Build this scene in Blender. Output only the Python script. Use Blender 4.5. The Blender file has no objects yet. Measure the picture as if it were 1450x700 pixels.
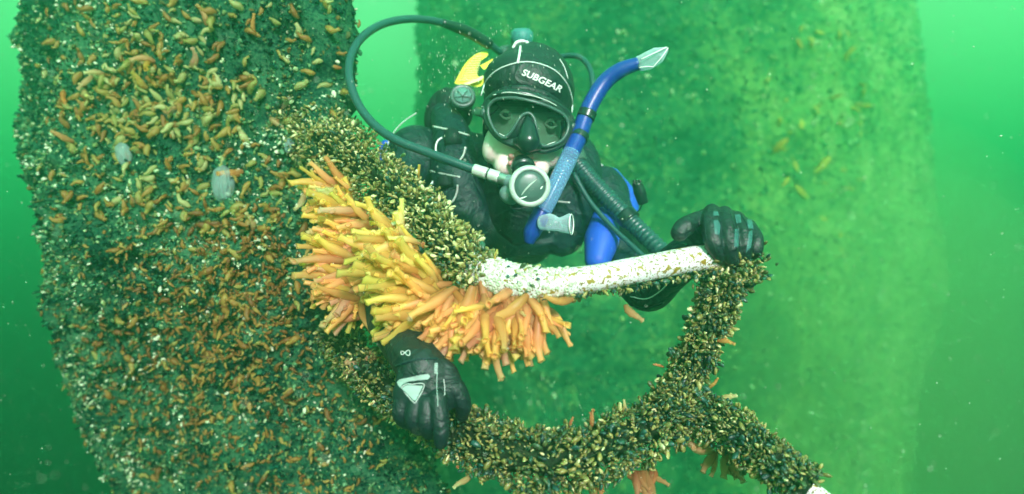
import bpy, bmesh, math, random
import numpy as np
from mathutils import Vector, Matrix, noise
from mathutils.bvhtree import BVHTree
from mathutils.geometry import tessellate_polygon
random.seed(7); RNG = np.random.default_rng(7)
SC = bpy.context.scene
COL = SC.collection
R = math.radians

# ------------------------------------------------------------------ camera
F = 864.0                       # focal length in photo pixels (photo 1450 x 700)
cam_d = bpy.data.cameras.new("camera"); cam = bpy.data.objects.new("camera", cam_d); COL.objects.link(cam)
cam.location = (0, 0, 0); cam.rotation_euler = (R(90), 0, 0)
cam_d.sensor_width = 36; cam_d.lens = 36 * F / 1450.0
cam_d.clip_start = 0.02; cam_d.clip_end = 200
cam_d.dof.use_dof = True; cam_d.dof.focus_distance = 1.02; cam_d.dof.aperture_fstop = 2.0
SC.camera = cam

# ------------------------------------------------------------------ water light (world)
W = bpy.data.worlds.new("World"); SC.world = W; W.use_nodes = True
nt = W.node_tree; nt.nodes.clear()
out = nt.nodes.new("ShaderNodeOutputWorld"); bg = nt.nodes.new("ShaderNodeBackground")
tc = nt.nodes.new("ShaderNodeTexCoord"); sx = nt.nodes.new("ShaderNodeSeparateXYZ")
mr = nt.nodes.new("ShaderNodeMapRange"); cr = nt.nodes.new("ShaderNodeValToRGB")
mr.inputs[1].default_value = -1; mr.inputs[2].default_value = 1
nt.links.new(tc.outputs["Generated"], sx.inputs[0]); nt.links.new(sx.outputs[2], mr.inputs[0])
nt.links.new(mr.outputs[0], cr.inputs[0]); nt.links.new(cr.outputs[0], bg.inputs[0]); nt.links.new(bg.outputs[0], out.inputs[0])
stops = [(0.0, (0.0, .012, .008)), (.31, (.0, .012, .005)), (.395, (.0, .020, .010)), (.462, (.004, .32, .10)), (.53, (.32, .76, .17)),
         (.66, (.40, .92, .45)), (1.0, (.30, 1.05, .68))]
e = cr.color_ramp.elements
while len(e) < len(stops): e.new(0.5)
for k, (p, c) in enumerate(stops): e[k].position = p; e[k].color = (*c, 1)
bg.inputs[1].default_value = 1.35

sun_d = bpy.data.lights.new("sun", "SUN"); sun = bpy.data.objects.new("sun", sun_d); COL.objects.link(sun)
sun_d.energy = 7.2; sun_d.angle = R(10); sun_d.color = (1.0, .83, .88)
sun.rotation_euler = Vector((-0.20, 0.90, -0.39)).to_track_quat('-Z', 'Y').to_euler()
sun.location = (0, -0.5, 1.5)
SC.view_settings.view_transform = 'Standard'; SC.view_settings.look = 'None'
SC.view_settings.exposure = 0.2; SC.view_settings.gamma = 1.0
SC.render.engine = 'CYCLES'
SC.cycles.use_denoising = True
SC.cycles.max_bounces = 8; SC.cycles.volume_bounces = 2; SC.cycles.transparent_max_bounces = 20
SC.cycles.caustics_reflective = False; SC.cycles.caustics_refractive = False

# ------------------------------------------------------------------ helpers
def P(px, py, d): return Vector(((px - 725) / F * d, d, -(py - 350) / F * d))
def link(o, parent=None):
    COL.objects.link(o)
    if parent: o.parent = parent
    return o
def tag(o, label=None, cat=None, group=None, kind=None):
    if label: o["label"] = label
    if cat: o["category"] = cat
    if group: o["group"] = group
    if kind: o["kind"] = kind
    return o
def empty(name, loc, label, cat, group=None):
    o = bpy.data.objects.new(name, None); o.empty_display_size = .05
    link(o); o.location = loc
    return tag(o, label, cat, group)
def rel(o, parent):             # mesh was made in world coordinates: keep it there under its parent
    o.parent = parent
    o.matrix_parent_inverse = Matrix.Translation(-Vector(parent.location)) if parent.type == 'EMPTY' else Matrix.Identity(4)
    return o
def mesh_obj(name, verts, faces, mat=None, parent=None, smooth=True):
    me = bpy.data.meshes.new(name); me.from_pydata([tuple(v) for v in verts], [], faces); me.update()
    if smooth: me.polygons.foreach_set("use_smooth", [True] * len(me.polygons))
    if mat: me.materials.append(mat)
    o = bpy.data.objects.new(name, me); COL.objects.link(o)
    if parent: rel(o, parent)
    return o
def np_obj(name, V, Fc, mat, attrs=None, parent=None, smooth=True):
    """V (n,3) array, Fc (m,k) array, all faces with k corners"""
    me = bpy.data.meshes.new(name); n, (m, k) = len(V), Fc.shape
    me.vertices.add(n); me.vertices.foreach_set("co", V.astype(np.float32).ravel())
    me.loops.add(m * k); me.loops.foreach_set("vertex_index", Fc.astype(np.int32).ravel())
    me.polygons.add(m); me.polygons.foreach_set("loop_start", np.arange(0, m * k, k, dtype=np.int32))
    me.polygons.foreach_set("loop_total", np.full(m, k, dtype=np.int32))
    if smooth: me.polygons.foreach_set("use_smooth", np.ones(m, dtype=bool))
    me.update(calc_edges=True); me.validate()
    for nm, a in (attrs or {}).items():
        at = me.attributes.new(nm, 'FLOAT', 'POINT'); at.data.foreach_set("value", a.astype(np.float32).ravel())
    me.materials.append(mat)
    o = bpy.data.objects.new(name, me); COL.objects.link(o)
    if parent: rel(o, parent)
    return o
def crom(pts, n=8):
    pts = [Vector(p) for p in pts]; q = [pts[0] * 2 - pts[1]] + pts + [pts[-1] * 2 - pts[-2]]; r = []
    for i in range(1, len(q) - 2):
        a, b, c, d = q[i - 1:i + 3]
        for k in range(n):
            t = k / n
            r.append(.5 * ((2 * b) + (c - a) * t + (2 * a - 5 * b + 4 * c - d) * t * t + (3 * b - a - 3 * c + d) * t ** 3))
    r.append(pts[-1].copy()); return r
def interp(xs, n):
    """sample scalar list xs at n evenly spaced places"""
    return np.interp(np.linspace(0, len(xs) - 1, n), range(len(xs)), xs)
def frames(path):
    N = len(path); T = [(path[min(i + 1, N - 1)] - path[max(i - 1, 0)]).normalized() for i in range(N)]
    up = Vector((0, -1, 0.1)); u = (up - T[0] * up.dot(T[0])).normalized(); out = []
    for i in range(N):
        u = (u - T[i] * u.dot(T[i])).normalized(); out.append((T[i], u, T[i].cross(u)))
    return out
def tube_geo(path, rad, seg=12, closed=False, flat=1.0, caps=True, rfun=None):
    N = len(path); rad = interp(rad if isinstance(rad, (list, tuple)) else [rad, rad], N)
    fr = frames(path); V = []; Fc = []
    for i in range(N):
        for j in range(seg):
            a = 2 * math.pi * j / seg; r = rad[i] * (rfun(i, j) if rfun else 1)
            V.append(path[i] + fr[i][1] * math.cos(a) * r * flat + fr[i][2] * math.sin(a) * r)
    M = N if closed else N - 1
    for i in range(M):
        for j in range(seg):
            a = i * seg + j; b = i * seg + (j + 1) % seg; c = ((i + 1) % N) * seg + (j + 1) % seg; d = ((i + 1) % N) * seg + j
            Fc.append((a, b, c, d))
    if caps and not closed:
        Fc.append(tuple(range(seg))[::-1]); Fc.append(tuple((N - 1) * seg + j for j in range(seg)))
    return V, Fc
def tube(name, pts, rad, mat, parent=None, seg=12, n=8, closed=False, flat=1.0, rfun=None, raw=False):
    path = [Vector(p) for p in pts] if raw else crom(pts, n)
    V, Fc = tube_geo(path, rad, seg, closed, flat, True, rfun)
    return mesh_obj(name, V, Fc, mat, parent)
def lathe(name, prof, c, axis, mat, parent=None, seg=40):
    """prof: list of (r, h) ; axis: direction of +h"""
    ax = Vector(axis).normalized(); q = ax.to_track_quat('Z', 'Y').to_matrix(); V = []; Fc = []
    for r, h in prof:
        for j in range(seg):
            a = 2 * math.pi * j / seg; V.append(Vector(c) + q @ Vector((r * math.cos(a), r * math.sin(a), h)))
    for i in range(len(prof) - 1):
        for j in range(seg):
            Fc.append((i * seg + j, i * seg + (j + 1) % seg, (i + 1) * seg + (j + 1) % seg, (i + 1) * seg + j))
    if prof[0][0] > 1e-5: Fc.append(tuple(range(seg))[::-1])
    if prof[-1][0] > 1e-5: Fc.append(tuple((len(prof) - 1) * seg + j for j in range(seg)))
    return mesh_obj(name, V, Fc, mat, parent)
def add_ell(bm, c, r, roll=0, rot=None, sub=3):
    M = Matrix.Translation(Vector(c)) @ (rot.to_4x4() if rot else Matrix.Rotation(roll, 4, 'Y')) @ Matrix.Diagonal((*r, 1))
    bmesh.ops.create_icosphere(bm, subdivisions=sub, radius=1, matrix=M)
def add_chain(bm, pts, rads, sub=2, n=6):
    path = crom(pts, n); rr = interp(rads, len(path))
    for p, r in zip(path, rr): add_ell(bm, p, (r, r, r), sub=sub)
def remesh(name, bm, voxel, mat, parent=None, smooth=6, keep=None):
    me = bpy.data.meshes.new(name); bm.to_mesh(me); bm.free()
    t = bpy.data.objects.new(name + "_tmp", me); COL.objects.link(t)
    m = t.modifiers.new("r", 'REMESH'); m.mode = 'VOXEL'; m.voxel_size = voxel; m.use_smooth_shade = True
    if smooth: s = t.modifiers.new("s", 'SMOOTH'); s.factor = .5; s.iterations = smooth
    dg = bpy.context.evaluated_depsgraph_get(); dg.update()
    nm = bpy.data.meshes.new_from_object(t.evaluated_get(dg)); bpy.data.objects.remove(t); bpy.data.meshes.remove(me)
    nm.name = name
    if keep:
        b = bmesh.new(); b.from_mesh(nm)
        bmesh.ops.delete(b, geom=[v for v in b.verts if not keep(v.co)], context='VERTS'); b.to_mesh(nm); b.free()
    nm.materials.clear(); nm.materials.append(mat)
    nm.polygons.foreach_set("use_smooth", [True] * len(nm.polygons))
    o = bpy.data.objects.new(name, nm); COL.objects.link(o)
    if parent: rel(o, parent)
    return o
def bvh_of(*objs):
    V = []; Fc = []
    for o in objs:
        b = len(V); V += [v.co.copy() for v in o.data.vertices]; Fc += [tuple(b + i for i in p.vertices) for p in o.data.polygons]
    return BVHTree.FromPolygons(V, Fc)
def hit(bvh, px, py, off=.001, dflt=1.2):
    """the place on a surface that lies along a given direction from where the photographer stood"""
    d = P(px, py, 1).normalized(); h = bvh.ray_cast(Vector((0, 0, 0)) + d * .3, d)
    if h[0] is None: return P(px, py, dflt)
    n = h[1] if h[1].dot(d) < 0 else -h[1]
    return h[0] + n * off
def surf_tube(name, pp, bvh, rad, mat, parent, off=.001, n=5, seg=8, closed=False, dflt=1.2):
    q = crom([Vector((x, y, 0)) for x, y in pp], n)
    return tube(name, [hit(bvh, v.x, v.y, off, dflt) for v in q], rad, mat, parent, seg=seg, closed=closed, raw=True)
def decal(name, poly, bvh, mat, parent, off=.0008, step=2.2, dflt=1.2):
    """flat print laid on a curved surface: outline in photo pixels, cut finely so it follows the form"""
    bm = bmesh.new(); vs = [bm.verts.new((x, y, 0)) for x, y in poly]
    bm.faces.new(vs); bmesh.ops.triangulate(bm, faces=bm.faces[:])
    for _ in range(6):
        es = [e_ for e_ in bm.edges if e_.calc_length() > step]
        if not es: break
        bmesh.ops.subdivide_edges(bm, edges=es, cuts=1); bmesh.ops.triangulate(bm, faces=bm.faces[:])
    V = [hit(bvh, v.co.x, v.co.y, off, dflt) for v in bm.verts]; bm.verts.index_update()
    Fc = [tuple(v.index for v in f.verts) for f in bm.faces]; bm.free()
    return mesh_obj(name, V, Fc, mat, parent)
def instances(BV, BF, mats):
    """BV (v,3), BF (f,k), mats (N,3,4) -> joined arrays"""
    N = len(mats); v = len(BV)
    V = np.einsum('nij,vj->nvi', mats[:, :, :3], BV) + mats[:, None, :, 3]
    Fc = BF[None] + (np.arange(N) * v)[:, None, None]
    return V.reshape(-1, 3), Fc.reshape(-1, BF.shape[1])
def basis(z, twist):
    """(N,3) unit z axes + twist -> (N,3,3) columns x,y,z"""
    a = np.where(np.abs(z[:, 2:3]) < .9, np.array([[0, 0, 1.]]), np.array([[1., 0, 0]]))
    x = np.cross(a, z); x /= np.linalg.norm(x, axis=1, keepdims=True); y = np.cross(z, x)
    c, s = np.cos(twist)[:, None], np.sin(twist)[:, None]
    return np.stack([x * c + y * s, -x * s + y * c, z], axis=2)
def nrm(a): return a / np.maximum(np.linalg.norm(a, axis=-1, keepdims=True), 1e-9)

# ------------------------------------------------------------------ materials
def mat(name, col, rough=.5, spec=.5, metal=0, bump=0, bscale=60, var=0, vscale=8, vcol=None, sheen=0, sss=0, coat=0):
    m = bpy.data.materials.new(name); m.use_nodes = True; t = m.node_tree; b = t.nodes["Principled BSDF"]
    b.inputs["Base Color"].default_value = (*col, 1); b.inputs["Roughness"].default_value = rough
    b.inputs["Metallic"].default_value = metal; b.inputs["Specular IOR Level"].default_value = spec
    b.inputs["Sheen Weight"].default_value = sheen; b.inputs["Coat Weight"].default_value = coat
    if sss: b.inputs["Subsurface Weight"].default_value = sss; b.inputs["Subsurface Scale"].default_value = .01; b.inputs["Subsurface Radius"].default_value = (1, .4, .25)
    tcn = t.nodes.new("ShaderNodeTexCoord")
    if vcol:
        nz = t.nodes.new("ShaderNodeTexNoise"); nz.inputs["Scale"].default_value = vscale; nz.inputs["Detail"].default_value = 6
        rp = t.nodes.new("ShaderNodeValToRGB"); rp.color_ramp.elements[0].position = .5 - var; rp.color_ramp.elements[1].position = .5 + var
        rp.color_ramp.elements[0].color = (*col, 1); rp.color_ramp.elements[1].color = (*vcol, 1)
        t.links.new(tcn.outputs["Object"], nz.inputs["Vector"]); t.links.new(nz.outputs["Fac"], rp.inputs[0]); t.links.new(rp.outputs[0], b.inputs["Base Color"])
    if bump:
        nb = t.nodes.new("ShaderNodeTexNoise"); nb.inputs["Scale"].default_value = bscale; nb.inputs["Detail"].default_value = 4
        bp = t.nodes.new("ShaderNodeBump"); bp.inputs["Strength"].default_value = bump; bp.inputs["Distance"].default_value = .002
        t.links.new(tcn.outputs["Object"], nb.inputs["Vector"]); t.links.new(nb.outputs["Fac"], bp.inputs["Height"]); t.links.new(bp.outputs[0], b.inputs["Normal"])
    return m
def folds(m, scale=22, dist=.02, strength=.7):
    t = m.node_tree; b = t.nodes['Principled BSDF']; old = b.inputs['Normal'].links[0].from_node; tcn = t.nodes['Texture Coordinate']
    n = t.nodes.new('ShaderNodeTexNoise'); n.inputs['Scale'].default_value = scale; n.inputs['Detail'].default_value = 3; n.inputs['Distortion'].default_value = 1.6
    bp = t.nodes.new('ShaderNodeBump'); bp.inputs['Strength'].default_value = strength; bp.inputs['Distance'].default_value = dist
    t.links.new(tcn.outputs['Object'], n.inputs['Vector']); t.links.new(n.outputs['Fac'], bp.inputs['Height']); t.links.new(bp.outputs[0], old.inputs['Normal'])
def ramp_mat(name, src, stops, rough=.6, bump=.0, bscale=200, spec=.5, along=None, sss=0, transl=0, alpha=1, soft=None):
    """colour picked per piece: src 'attr' reads the attribute 'tint', 'obj' a random value per object, 'color' the object's own colour"""
    m = bpy.data.materials.new(name); m.use_nodes = True; t = m.node_tree; b = t.nodes["Principled BSDF"]
    b.inputs["Roughness"].default_value = rough; b.inputs["Specular IOR Level"].default_value = spec
    if src == 'color':
        oi = t.nodes.new("ShaderNodeObjectInfo"); col = oi.outputs["Color"]
    else:
        if src == 'attr':
            s = t.nodes.new("ShaderNodeAttribute"); s.attribute_name = "tint"; fac = s.outputs["Fac"]
        else:
            s = t.nodes.new("ShaderNodeObjectInfo"); fac = s.outputs["Random"]
        rp = t.nodes.new("ShaderNodeValToRGB"); el = rp.color_ramp.elements
        while len(el) < len(stops): el.new(.5)
        for k, (p, c) in enumerate(stops): el[k].position = p; el[k].color = (*c, 1)
        t.links.new(fac, rp.inputs[0]); col = rp.outputs[0]
    if along is not None:                       # pigment along the length of the piece (attribute 'along', 0 root .. 1 tip)
        at = t.nodes.new("ShaderNodeAttribute"); at.attribute_name = "along"
        r2 = t.nodes.new("ShaderNodeValToRGB"); el = r2.color_ramp.elements
        while len(el) < len(along): el.new(.5)
        for k, (p, c) in enumerate(along): el[k].position = p; el[k].color = (*c, 1)
        mx = t.nodes.new("ShaderNodeMix"); mx.data_type = 'RGBA'; mx.blend_type = 'MULTIPLY'; mx.inputs[0].default_value = 1
        t.links.new(at.outputs["Fac"], r2.inputs[0]); t.links.new(col, mx.inputs[6]); t.links.new(r2.outputs[0], mx.inputs[7]); col = mx.outputs[2]
    t.links.new(col, b.inputs["Base Color"])
    if sss:
        b.inputs["Subsurface Weight"].default_value = sss; b.inputs["Subsurface Scale"].default_value = .012; b.inputs["Subsurface Radius"].default_value = (1, .7, .35)
    if bump:
        tcn = t.nodes.new("ShaderNodeTexCoord"); nb = t.nodes.new("ShaderNodeTexNoise"); nb.inputs["Scale"].default_value = bscale
        bp = t.nodes.new("ShaderNodeBump"); bp.inputs["Strength"].default_value = bump; bp.inputs["Distance"].default_value = .001
        t.links.new(tcn.outputs["Object"], nb.inputs["Vector"]); t.links.new(nb.outputs["Fac"], bp.inputs["Height"]); t.links.new(bp.outputs[0], b.inputs["Normal"])
    o = t.nodes["Material Output"]; sh = b.outputs[0]
    if transl:
        tr = t.nodes.new("ShaderNodeBsdfTranslucent"); ms = t.nodes.new("ShaderNodeMixShader"); ms.inputs[0].default_value = transl
        t.links.new(col, tr.inputs[0]); t.links.new(sh, ms.inputs[1]); t.links.new(tr.outputs[0], ms.inputs[2]); sh = ms.outputs[0]
    if alpha < 1:
        tp = t.nodes.new("ShaderNodeBsdfTransparent"); ms = t.nodes.new("ShaderNodeMixShader"); ms.inputs[0].default_value = 1 - alpha
        t.links.new(sh, ms.inputs[1]); t.links.new(tp.outputs[0], ms.inputs[2]); sh = ms.outputs[0]
    if soft:                                    # clear outer tunic round a coloured core: thinner stuff shows towards the rim
        tp = t.nodes.new("ShaderNodeBsdfTransparent"); ms = t.nodes.new("ShaderNodeMixShader"); lw = t.nodes.new("ShaderNodeLayerWeight"); lw.inputs[0].default_value = .5
        mp = t.nodes.new("ShaderNodeMapRange"); mp.inputs[1].default_value = .15; mp.inputs[2].default_value = .95; mp.inputs[3].default_value = soft[0]; mp.inputs[4].default_value = soft[1]
        t.links.new(lw.outputs["Facing"], mp.inputs[0]); t.links.new(mp.outputs[0], ms.inputs[0]); t.links.new(tp.outputs[0], ms.inputs[1]); t.links.new(sh, ms.inputs[2]); sh = ms.outputs[0]
    t.links.new(sh, o.inputs["Surface"]); return m
def clear_mat(name, col, trans=.6, rough=.15):
    m = bpy.data.materials.new(name); m.use_nodes = True; t = m.node_tree; b = t.nodes["Principled BSDF"]
    b.inputs["Base Color"].default_value = (*col, 1); b.inputs["Roughness"].default_value = rough
    tp = t.nodes.new("ShaderNodeBsdfTransparent"); tp.inputs[0].default_value = (.9, 1, .97, 1)
    ms = t.nodes.new("ShaderNodeMixShader"); fr = t.nodes.new("ShaderNodeLayerWeight"); fr.inputs[0].default_value = .35
    mp = t.nodes.new("ShaderNodeMapRange"); mp.inputs[3].default_value = 1 - trans; mp.inputs[4].default_value = 1
    t.links.new(fr.outputs["Facing"], mp.inputs[0]); t.links.new(mp.outputs[0], ms.inputs[0])
    t.links.new(tp.outputs[0], ms.inputs[1]); t.links.new(b.outputs[0], ms.inputs[2]); t.links.new(ms.outputs[0], t.nodes["Material Output"].inputs[0])
    return m
NEO = mat("neoprene", (.003, .018, .022), .5, .35, bump=.35, bscale=900, var=.25, vcol=(.006, .034, .040), vscale=14)
NEO2 = mat("smooth_neoprene", (.003, .014, .017), .52, .5, bump=.2, bscale=300)
folds(NEO, 18, .02); folds(NEO2, 30, .008)
NYLON = mat("nylon_webbing", (.004, .018, .018), .7, .3, bump=.6, bscale=700)
BLUE = mat("blue_panel", (.015, .08, .55), .5, .4, bump=.2, bscale=600)
RUB = mat("black_rubber", (.005, .018, .020), .30, .6, bump=.08, bscale=300)
HOSEM = mat("hose_rubber", (.015, .065, .07), .36, .6, bump=.12, bscale=500)
SKIN = mat("skin", (.95, .68, .68), .5, .4, bump=.25, bscale=260, var=.2, vcol=(.93, .74, .72), vscale=30, sss=.1)
LIP = mat("lip", (.62, .30, .29), .4, .5, bump=.2, bscale=200, sss=.2)
STEEL = mat("steel", (.88, .88, .88), .28, .6, metal=.45, bump=.05)
PIPING = mat("pale_piping", (.62, .68, .68), .6, .3)
PRINT = mat("white_print", (.82, .86, .84), .6, .3)
GREYP = mat("pale_grey_plastic", (.52, .56, .54), .38, .5, bump=.25, bscale=120, var=.15, vcol=(.38, .45, .42), vscale=60)
DARKP = mat("dark_plastic", (.04, .085, .08), .35, .5, bump=.12, bscale=150, var=.2, vcol=(.06, .11, .10), vscale=50)
YEL = mat("yellow_plastic", (.98, .90, .0), .4, .5)
YELW = mat("pale_yellow_plastic", (.95, .93, .40), .45, .5)
SNORK = mat("blue_snorkel", (.008, .035, .30), .35, .5, bump=.1, bscale=200)
CLEAR = clear_mat("clear_silicone", (.62, .78, .90), .78)
CLEARB = clear_mat("clear_blue_silicone", (.20, .36, .68), .68)
LENS = clear_mat("mask_lens", (.01, .035, .03), .86, .03); LENS.node_tree.nodes["Transparent BSDF"].inputs[0].default_value = (.30, .50, .40, 1)
WPAINT = None
SHELL = [(0, (.006, .026, .030)), (.18, (.015, .08, .07)), (.36, (.04, .08, .035)), (.54, (.10, .11, .035)), (.70, (.18, .17, .05)), (.84, (.27, .25, .08)), (.95, (.38, .36, .15)), (1, (.58, .58, .34))]
SH_ALONG = [(0, (.40, .42, .36)), (.35, (1.1, 1.0, .8)), (.8, (.95, .95, .9)), (1, (1.5, 1.5, 1.5))]
MUS_S = ramp_mat("mussel_shell_joined", 'attr', SHELL, .42, .3, 350, along=SH_ALONG)
MUS_O = ramp_mat("mussel_shell", 'obj', SHELL, .42, .3, 350, along=SH_ALONG)
SQ = ramp_mat("sea_squirt_tunic", 'color', None, .34, .8, 260, along=[(0, (.6, .40, .28)), (.5, (.95, .82, .7)), (.86, (1, 1, 1)), (1, (1, 1.15, 1.1))], transl=.6, soft=(.86, .06))
SQ_S = ramp_mat("sea_squirt_tunic_joined", 'attr', [(0, (.22, .09, .02)), (.3, (.40, .20, .04)), (.55, (.50, .35, .08)), (.75, (.36, .38, .10)), (1, (.62, .62, .28))], .5, .4, 120, transl=.4, soft=(.85, .1))
GHOST = ramp_mat("translucent_squirt", 'color', None, .35, .5, 60, transl=.4, alpha=.5)
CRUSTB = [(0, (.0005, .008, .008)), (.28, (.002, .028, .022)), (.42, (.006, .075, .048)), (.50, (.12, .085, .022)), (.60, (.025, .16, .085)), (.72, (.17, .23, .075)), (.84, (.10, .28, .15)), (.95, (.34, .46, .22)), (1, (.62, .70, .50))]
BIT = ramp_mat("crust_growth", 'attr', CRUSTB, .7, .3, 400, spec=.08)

def crust_mat(name, cols, scale=6, fine=90, rough=.8):
    m = bpy.data.materials.new(name); m.use_nodes = True; t = m.node_tree; b = t.nodes["Principled BSDF"]; b.inputs["Roughness"].default_value = rough; b.inputs["Specular IOR Level"].default_value = .08
    tcn = t.nodes.new("ShaderNodeTexCoord"); n1 = t.nodes.new("ShaderNodeTexNoise"); n2 = t.nodes.new("ShaderNodeTexNoise")
    n1.inputs["Scale"].default_value = scale; n1.inputs["Detail"].default_value = 8; n1.inputs["Roughness"].default_value = .65
    n2.inputs["Scale"].default_value = fine; n2.inputs["Detail"].default_value = 5; n2.inputs["Roughness"].default_value = .7
    mm = t.nodes.new("ShaderNodeMath"); mm.operation = 'MULTIPLY_ADD'; mm.inputs[1].default_value = .45; ad = t.nodes.new("ShaderNodeMath"); ad.operation = 'MULTIPLY'; ad.inputs[1].default_value = .58
    rp = t.nodes.new("ShaderNodeValToRGB"); el = rp.color_ramp.elements
    while len(el) < len(cols): el.new(.5)
    for k, (p, c) in enumerate(cols): el[k].position = p; el[k].color = (*c, 1)
    t.links.new(tcn.outputs["Object"], n1.inputs["Vector"]); t.links.new(tcn.outputs["Object"], n2.inputs["Vector"])
    t.links.new(n2.outputs["Fac"], ad.inputs[0]); t.links.new(n1.outputs["Fac"], mm.inputs[0]); t.links.new(ad.outputs[0], mm.inputs[2])
    t.links.new(mm.outputs[0], rp.inputs[0]); t.links.new(rp.outputs[0], b.inputs["Base Color"])
    bp = t.nodes.new("ShaderNodeBump"); bp.inputs["Strength"].default_value = .8; bp.inputs["Distance"].default_value = .006
    t.links.new(n2.outputs["Fac"], bp.inputs["Height"]); t.links.new(bp.outputs[0], b.inputs["Normal"])
    return m
CRUST = crust_mat("slab_crust", [(.38, (.001, .010, .009)), (.47, (.006, .05, .034)), (.54, (.03, .12, .06)), (.62, (.06, .16, .09)), (.74, (.28, .38, .22))], 6, 150)
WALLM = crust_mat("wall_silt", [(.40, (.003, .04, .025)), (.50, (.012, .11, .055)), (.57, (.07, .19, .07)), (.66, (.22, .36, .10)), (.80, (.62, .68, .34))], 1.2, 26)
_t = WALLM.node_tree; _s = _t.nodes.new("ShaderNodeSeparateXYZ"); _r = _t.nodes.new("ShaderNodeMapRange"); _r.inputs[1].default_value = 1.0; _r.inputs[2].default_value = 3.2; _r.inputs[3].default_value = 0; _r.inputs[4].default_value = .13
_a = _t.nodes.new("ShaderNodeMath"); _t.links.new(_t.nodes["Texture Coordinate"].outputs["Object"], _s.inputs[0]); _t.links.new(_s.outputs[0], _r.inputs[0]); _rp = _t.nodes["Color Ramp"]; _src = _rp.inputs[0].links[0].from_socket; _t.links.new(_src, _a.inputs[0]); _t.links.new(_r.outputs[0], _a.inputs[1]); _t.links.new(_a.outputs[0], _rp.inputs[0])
SILT = crust_mat("seabed_silt", [(.3, (.003, .014, .007)), (.7, (.012, .03, .015))], 1, 20)
PIPEC = crust_mat("dark_pipe_crust", [(.3, (.004, .010, .008)), (.6, (.02, .04, .02)), (.8, (.06, .07, .03))], 20, 200)

# ------------------------------------------------------------------ seabed, slab and wall
def grid_surface(name, rows, m, nu, nv, amp, seed, parent=None, fine=.012):
    """rows: list of (py_ref, z, [(x, y)...]) from top to bottom, all with as many points"""
    rows_xy = [crom([Vector((q[0], q[1], q[2] if len(q) > 2 else z)) for q in pts], 10) for z, pts in rows]
    L = len(rows_xy[0]); A = np.array([[tuple(v) for v in r] for r in rows_xy])            # rows x L x 3
    # arc-length even resample in u
    out_ = []
    for r in A:
        s = np.r_[0, np.cumsum(np.linalg.norm(np.diff(r, axis=0), axis=1))]; q = np.linspace(0, s[-1], nu)
        out_.append(np.stack([np.interp(q, s, r[:, k]) for k in range(3)], 1))
    A = np.array(out_); tv = np.linspace(0, len(A) - 1, nv); B = np.empty((nv, nu, 3))
    for k in range(3):
        for u in range(nu): B[:, u, k] = np.interp(tv, range(len(A)), A[:, u, k])
    du = np.gradient(B, axis=1); dv = np.gradient(B, axis=0); N = nrm(np.cross(du, dv)); 
    if N[nv // 2, nu // 2, 1] > 0: N = -N
    off = np.empty((nv, nu))
    for i in range(nv):
        for j in range(nu):
            p = Vector(B[i, j] + seed)
            off[i, j] = amp * (noise.fractal(p * 4.5, 1, 2, 4) + .30) + fine * noise.fractal(p * 22, .7, 2, 4)
    B = B + N * off[..., None]
    idx = np.arange(nv * nu).reshape(nv, nu)
    Fc = np.stack([idx[:-1, :-1], idx[:-1, 1:], idx[1:, 1:], idx[1:, :-1]], -1).reshape(-1, 4)
    return B, N, Fc
def interp_tab(tab, x): return float(np.interp(x, [a for a, _ in tab], [b for _, b in tab]))

bed = mesh_obj("seabed", [(-44, -1.1, -9.0), (44, -1.1, -9.0), (44, 49, -9.0), (-44, 49, -9.0)], [(0, 1, 2, 3)], SILT)
tag(bed, "dark silty bottom far below the diver", kind="structure")

slab = empty("encrusted_pillar", (-.85, 1.9, -9.0), "tall square pillar on the left overgrown with mussels and sea squirts", "pillar")
Ltab = [(-260, 34), (30, 37), (250, 45), (340, 60), (430, 78), (530, 100), (620, 128), (760, 175), (1300, 200)]
Rtab = [(-260, 462), (180, 468), (430, 480), (520, 535), (600, 585), (700, 635), (1300, 690)]
rows = []
for py in (10, 60, 120, 200, 280, 350, 420, 500, 580, 660, 760, 900, 1150, 1700, 5750):
    z = -(py - 350) / F * 1.45; l = interp_tab(Ltab, py); r = interp_tab(Rtab, py)
    pts = [(l + 110, 2.5), (l + 30, 1.9), (l, 1.62), (l + 40, 1.53), (l + 95, 1.47), ((l + r) / 2, 1.40), (r - 45, 1.33), (r - 4, 1.33), (r - 5, 1.42), (r - 90, 2.0), (r - 160, 2.5)]
    u_ = max(0, (min(py, 1150) - 400) / 330) * .42  # undercut added so the lower pillar turns from the sun and darkens
    g_ = lambda x: 1 - .75 * min(1, max(0, (x - 200) / 300))
    rows.append((z, [((x - 725) / F * (d + u_ * g_(x)), d + u_ * g_(x), -(py - 350) / F * (1.45 + u_ * g_(x))) for x, d in pts]))
zt = rows[0][0]
# the top closes inwards
rows = [(zt + .045, [(-.9 + (x + .9) * .55, 1.9 + (y - 1.9) * .55) for x, y, _ in rows[0][1]]), (zt + .03, [(-.9 + (x + .9) * .94, 1.9 + (y - 1.9) * .94) for x, y, _ in rows[0][1]])] + rows
# front part rises above the frame: raise the rows' tops toward the front right
rows = [(z, p) for z, p in rows]
NU, NV = 330, 300
B, N, Fc = grid_surface("pillar", rows, CRUST, NU, NV, .042, np.array([3., 1., 7.]), fine=.022)
lift = np.clip((B[..., 0] + 1.30) / .35, 0, 1) * np.clip((B[..., 2] - .25) / .3, 0, 1)      # the top edge climbs to the right
B[..., 2] += lift * .35
slab_core = np_obj("pillar_core", B.reshape(-1, 3), Fc, CRUST, parent=slab)
SB, SN = B, N

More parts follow.
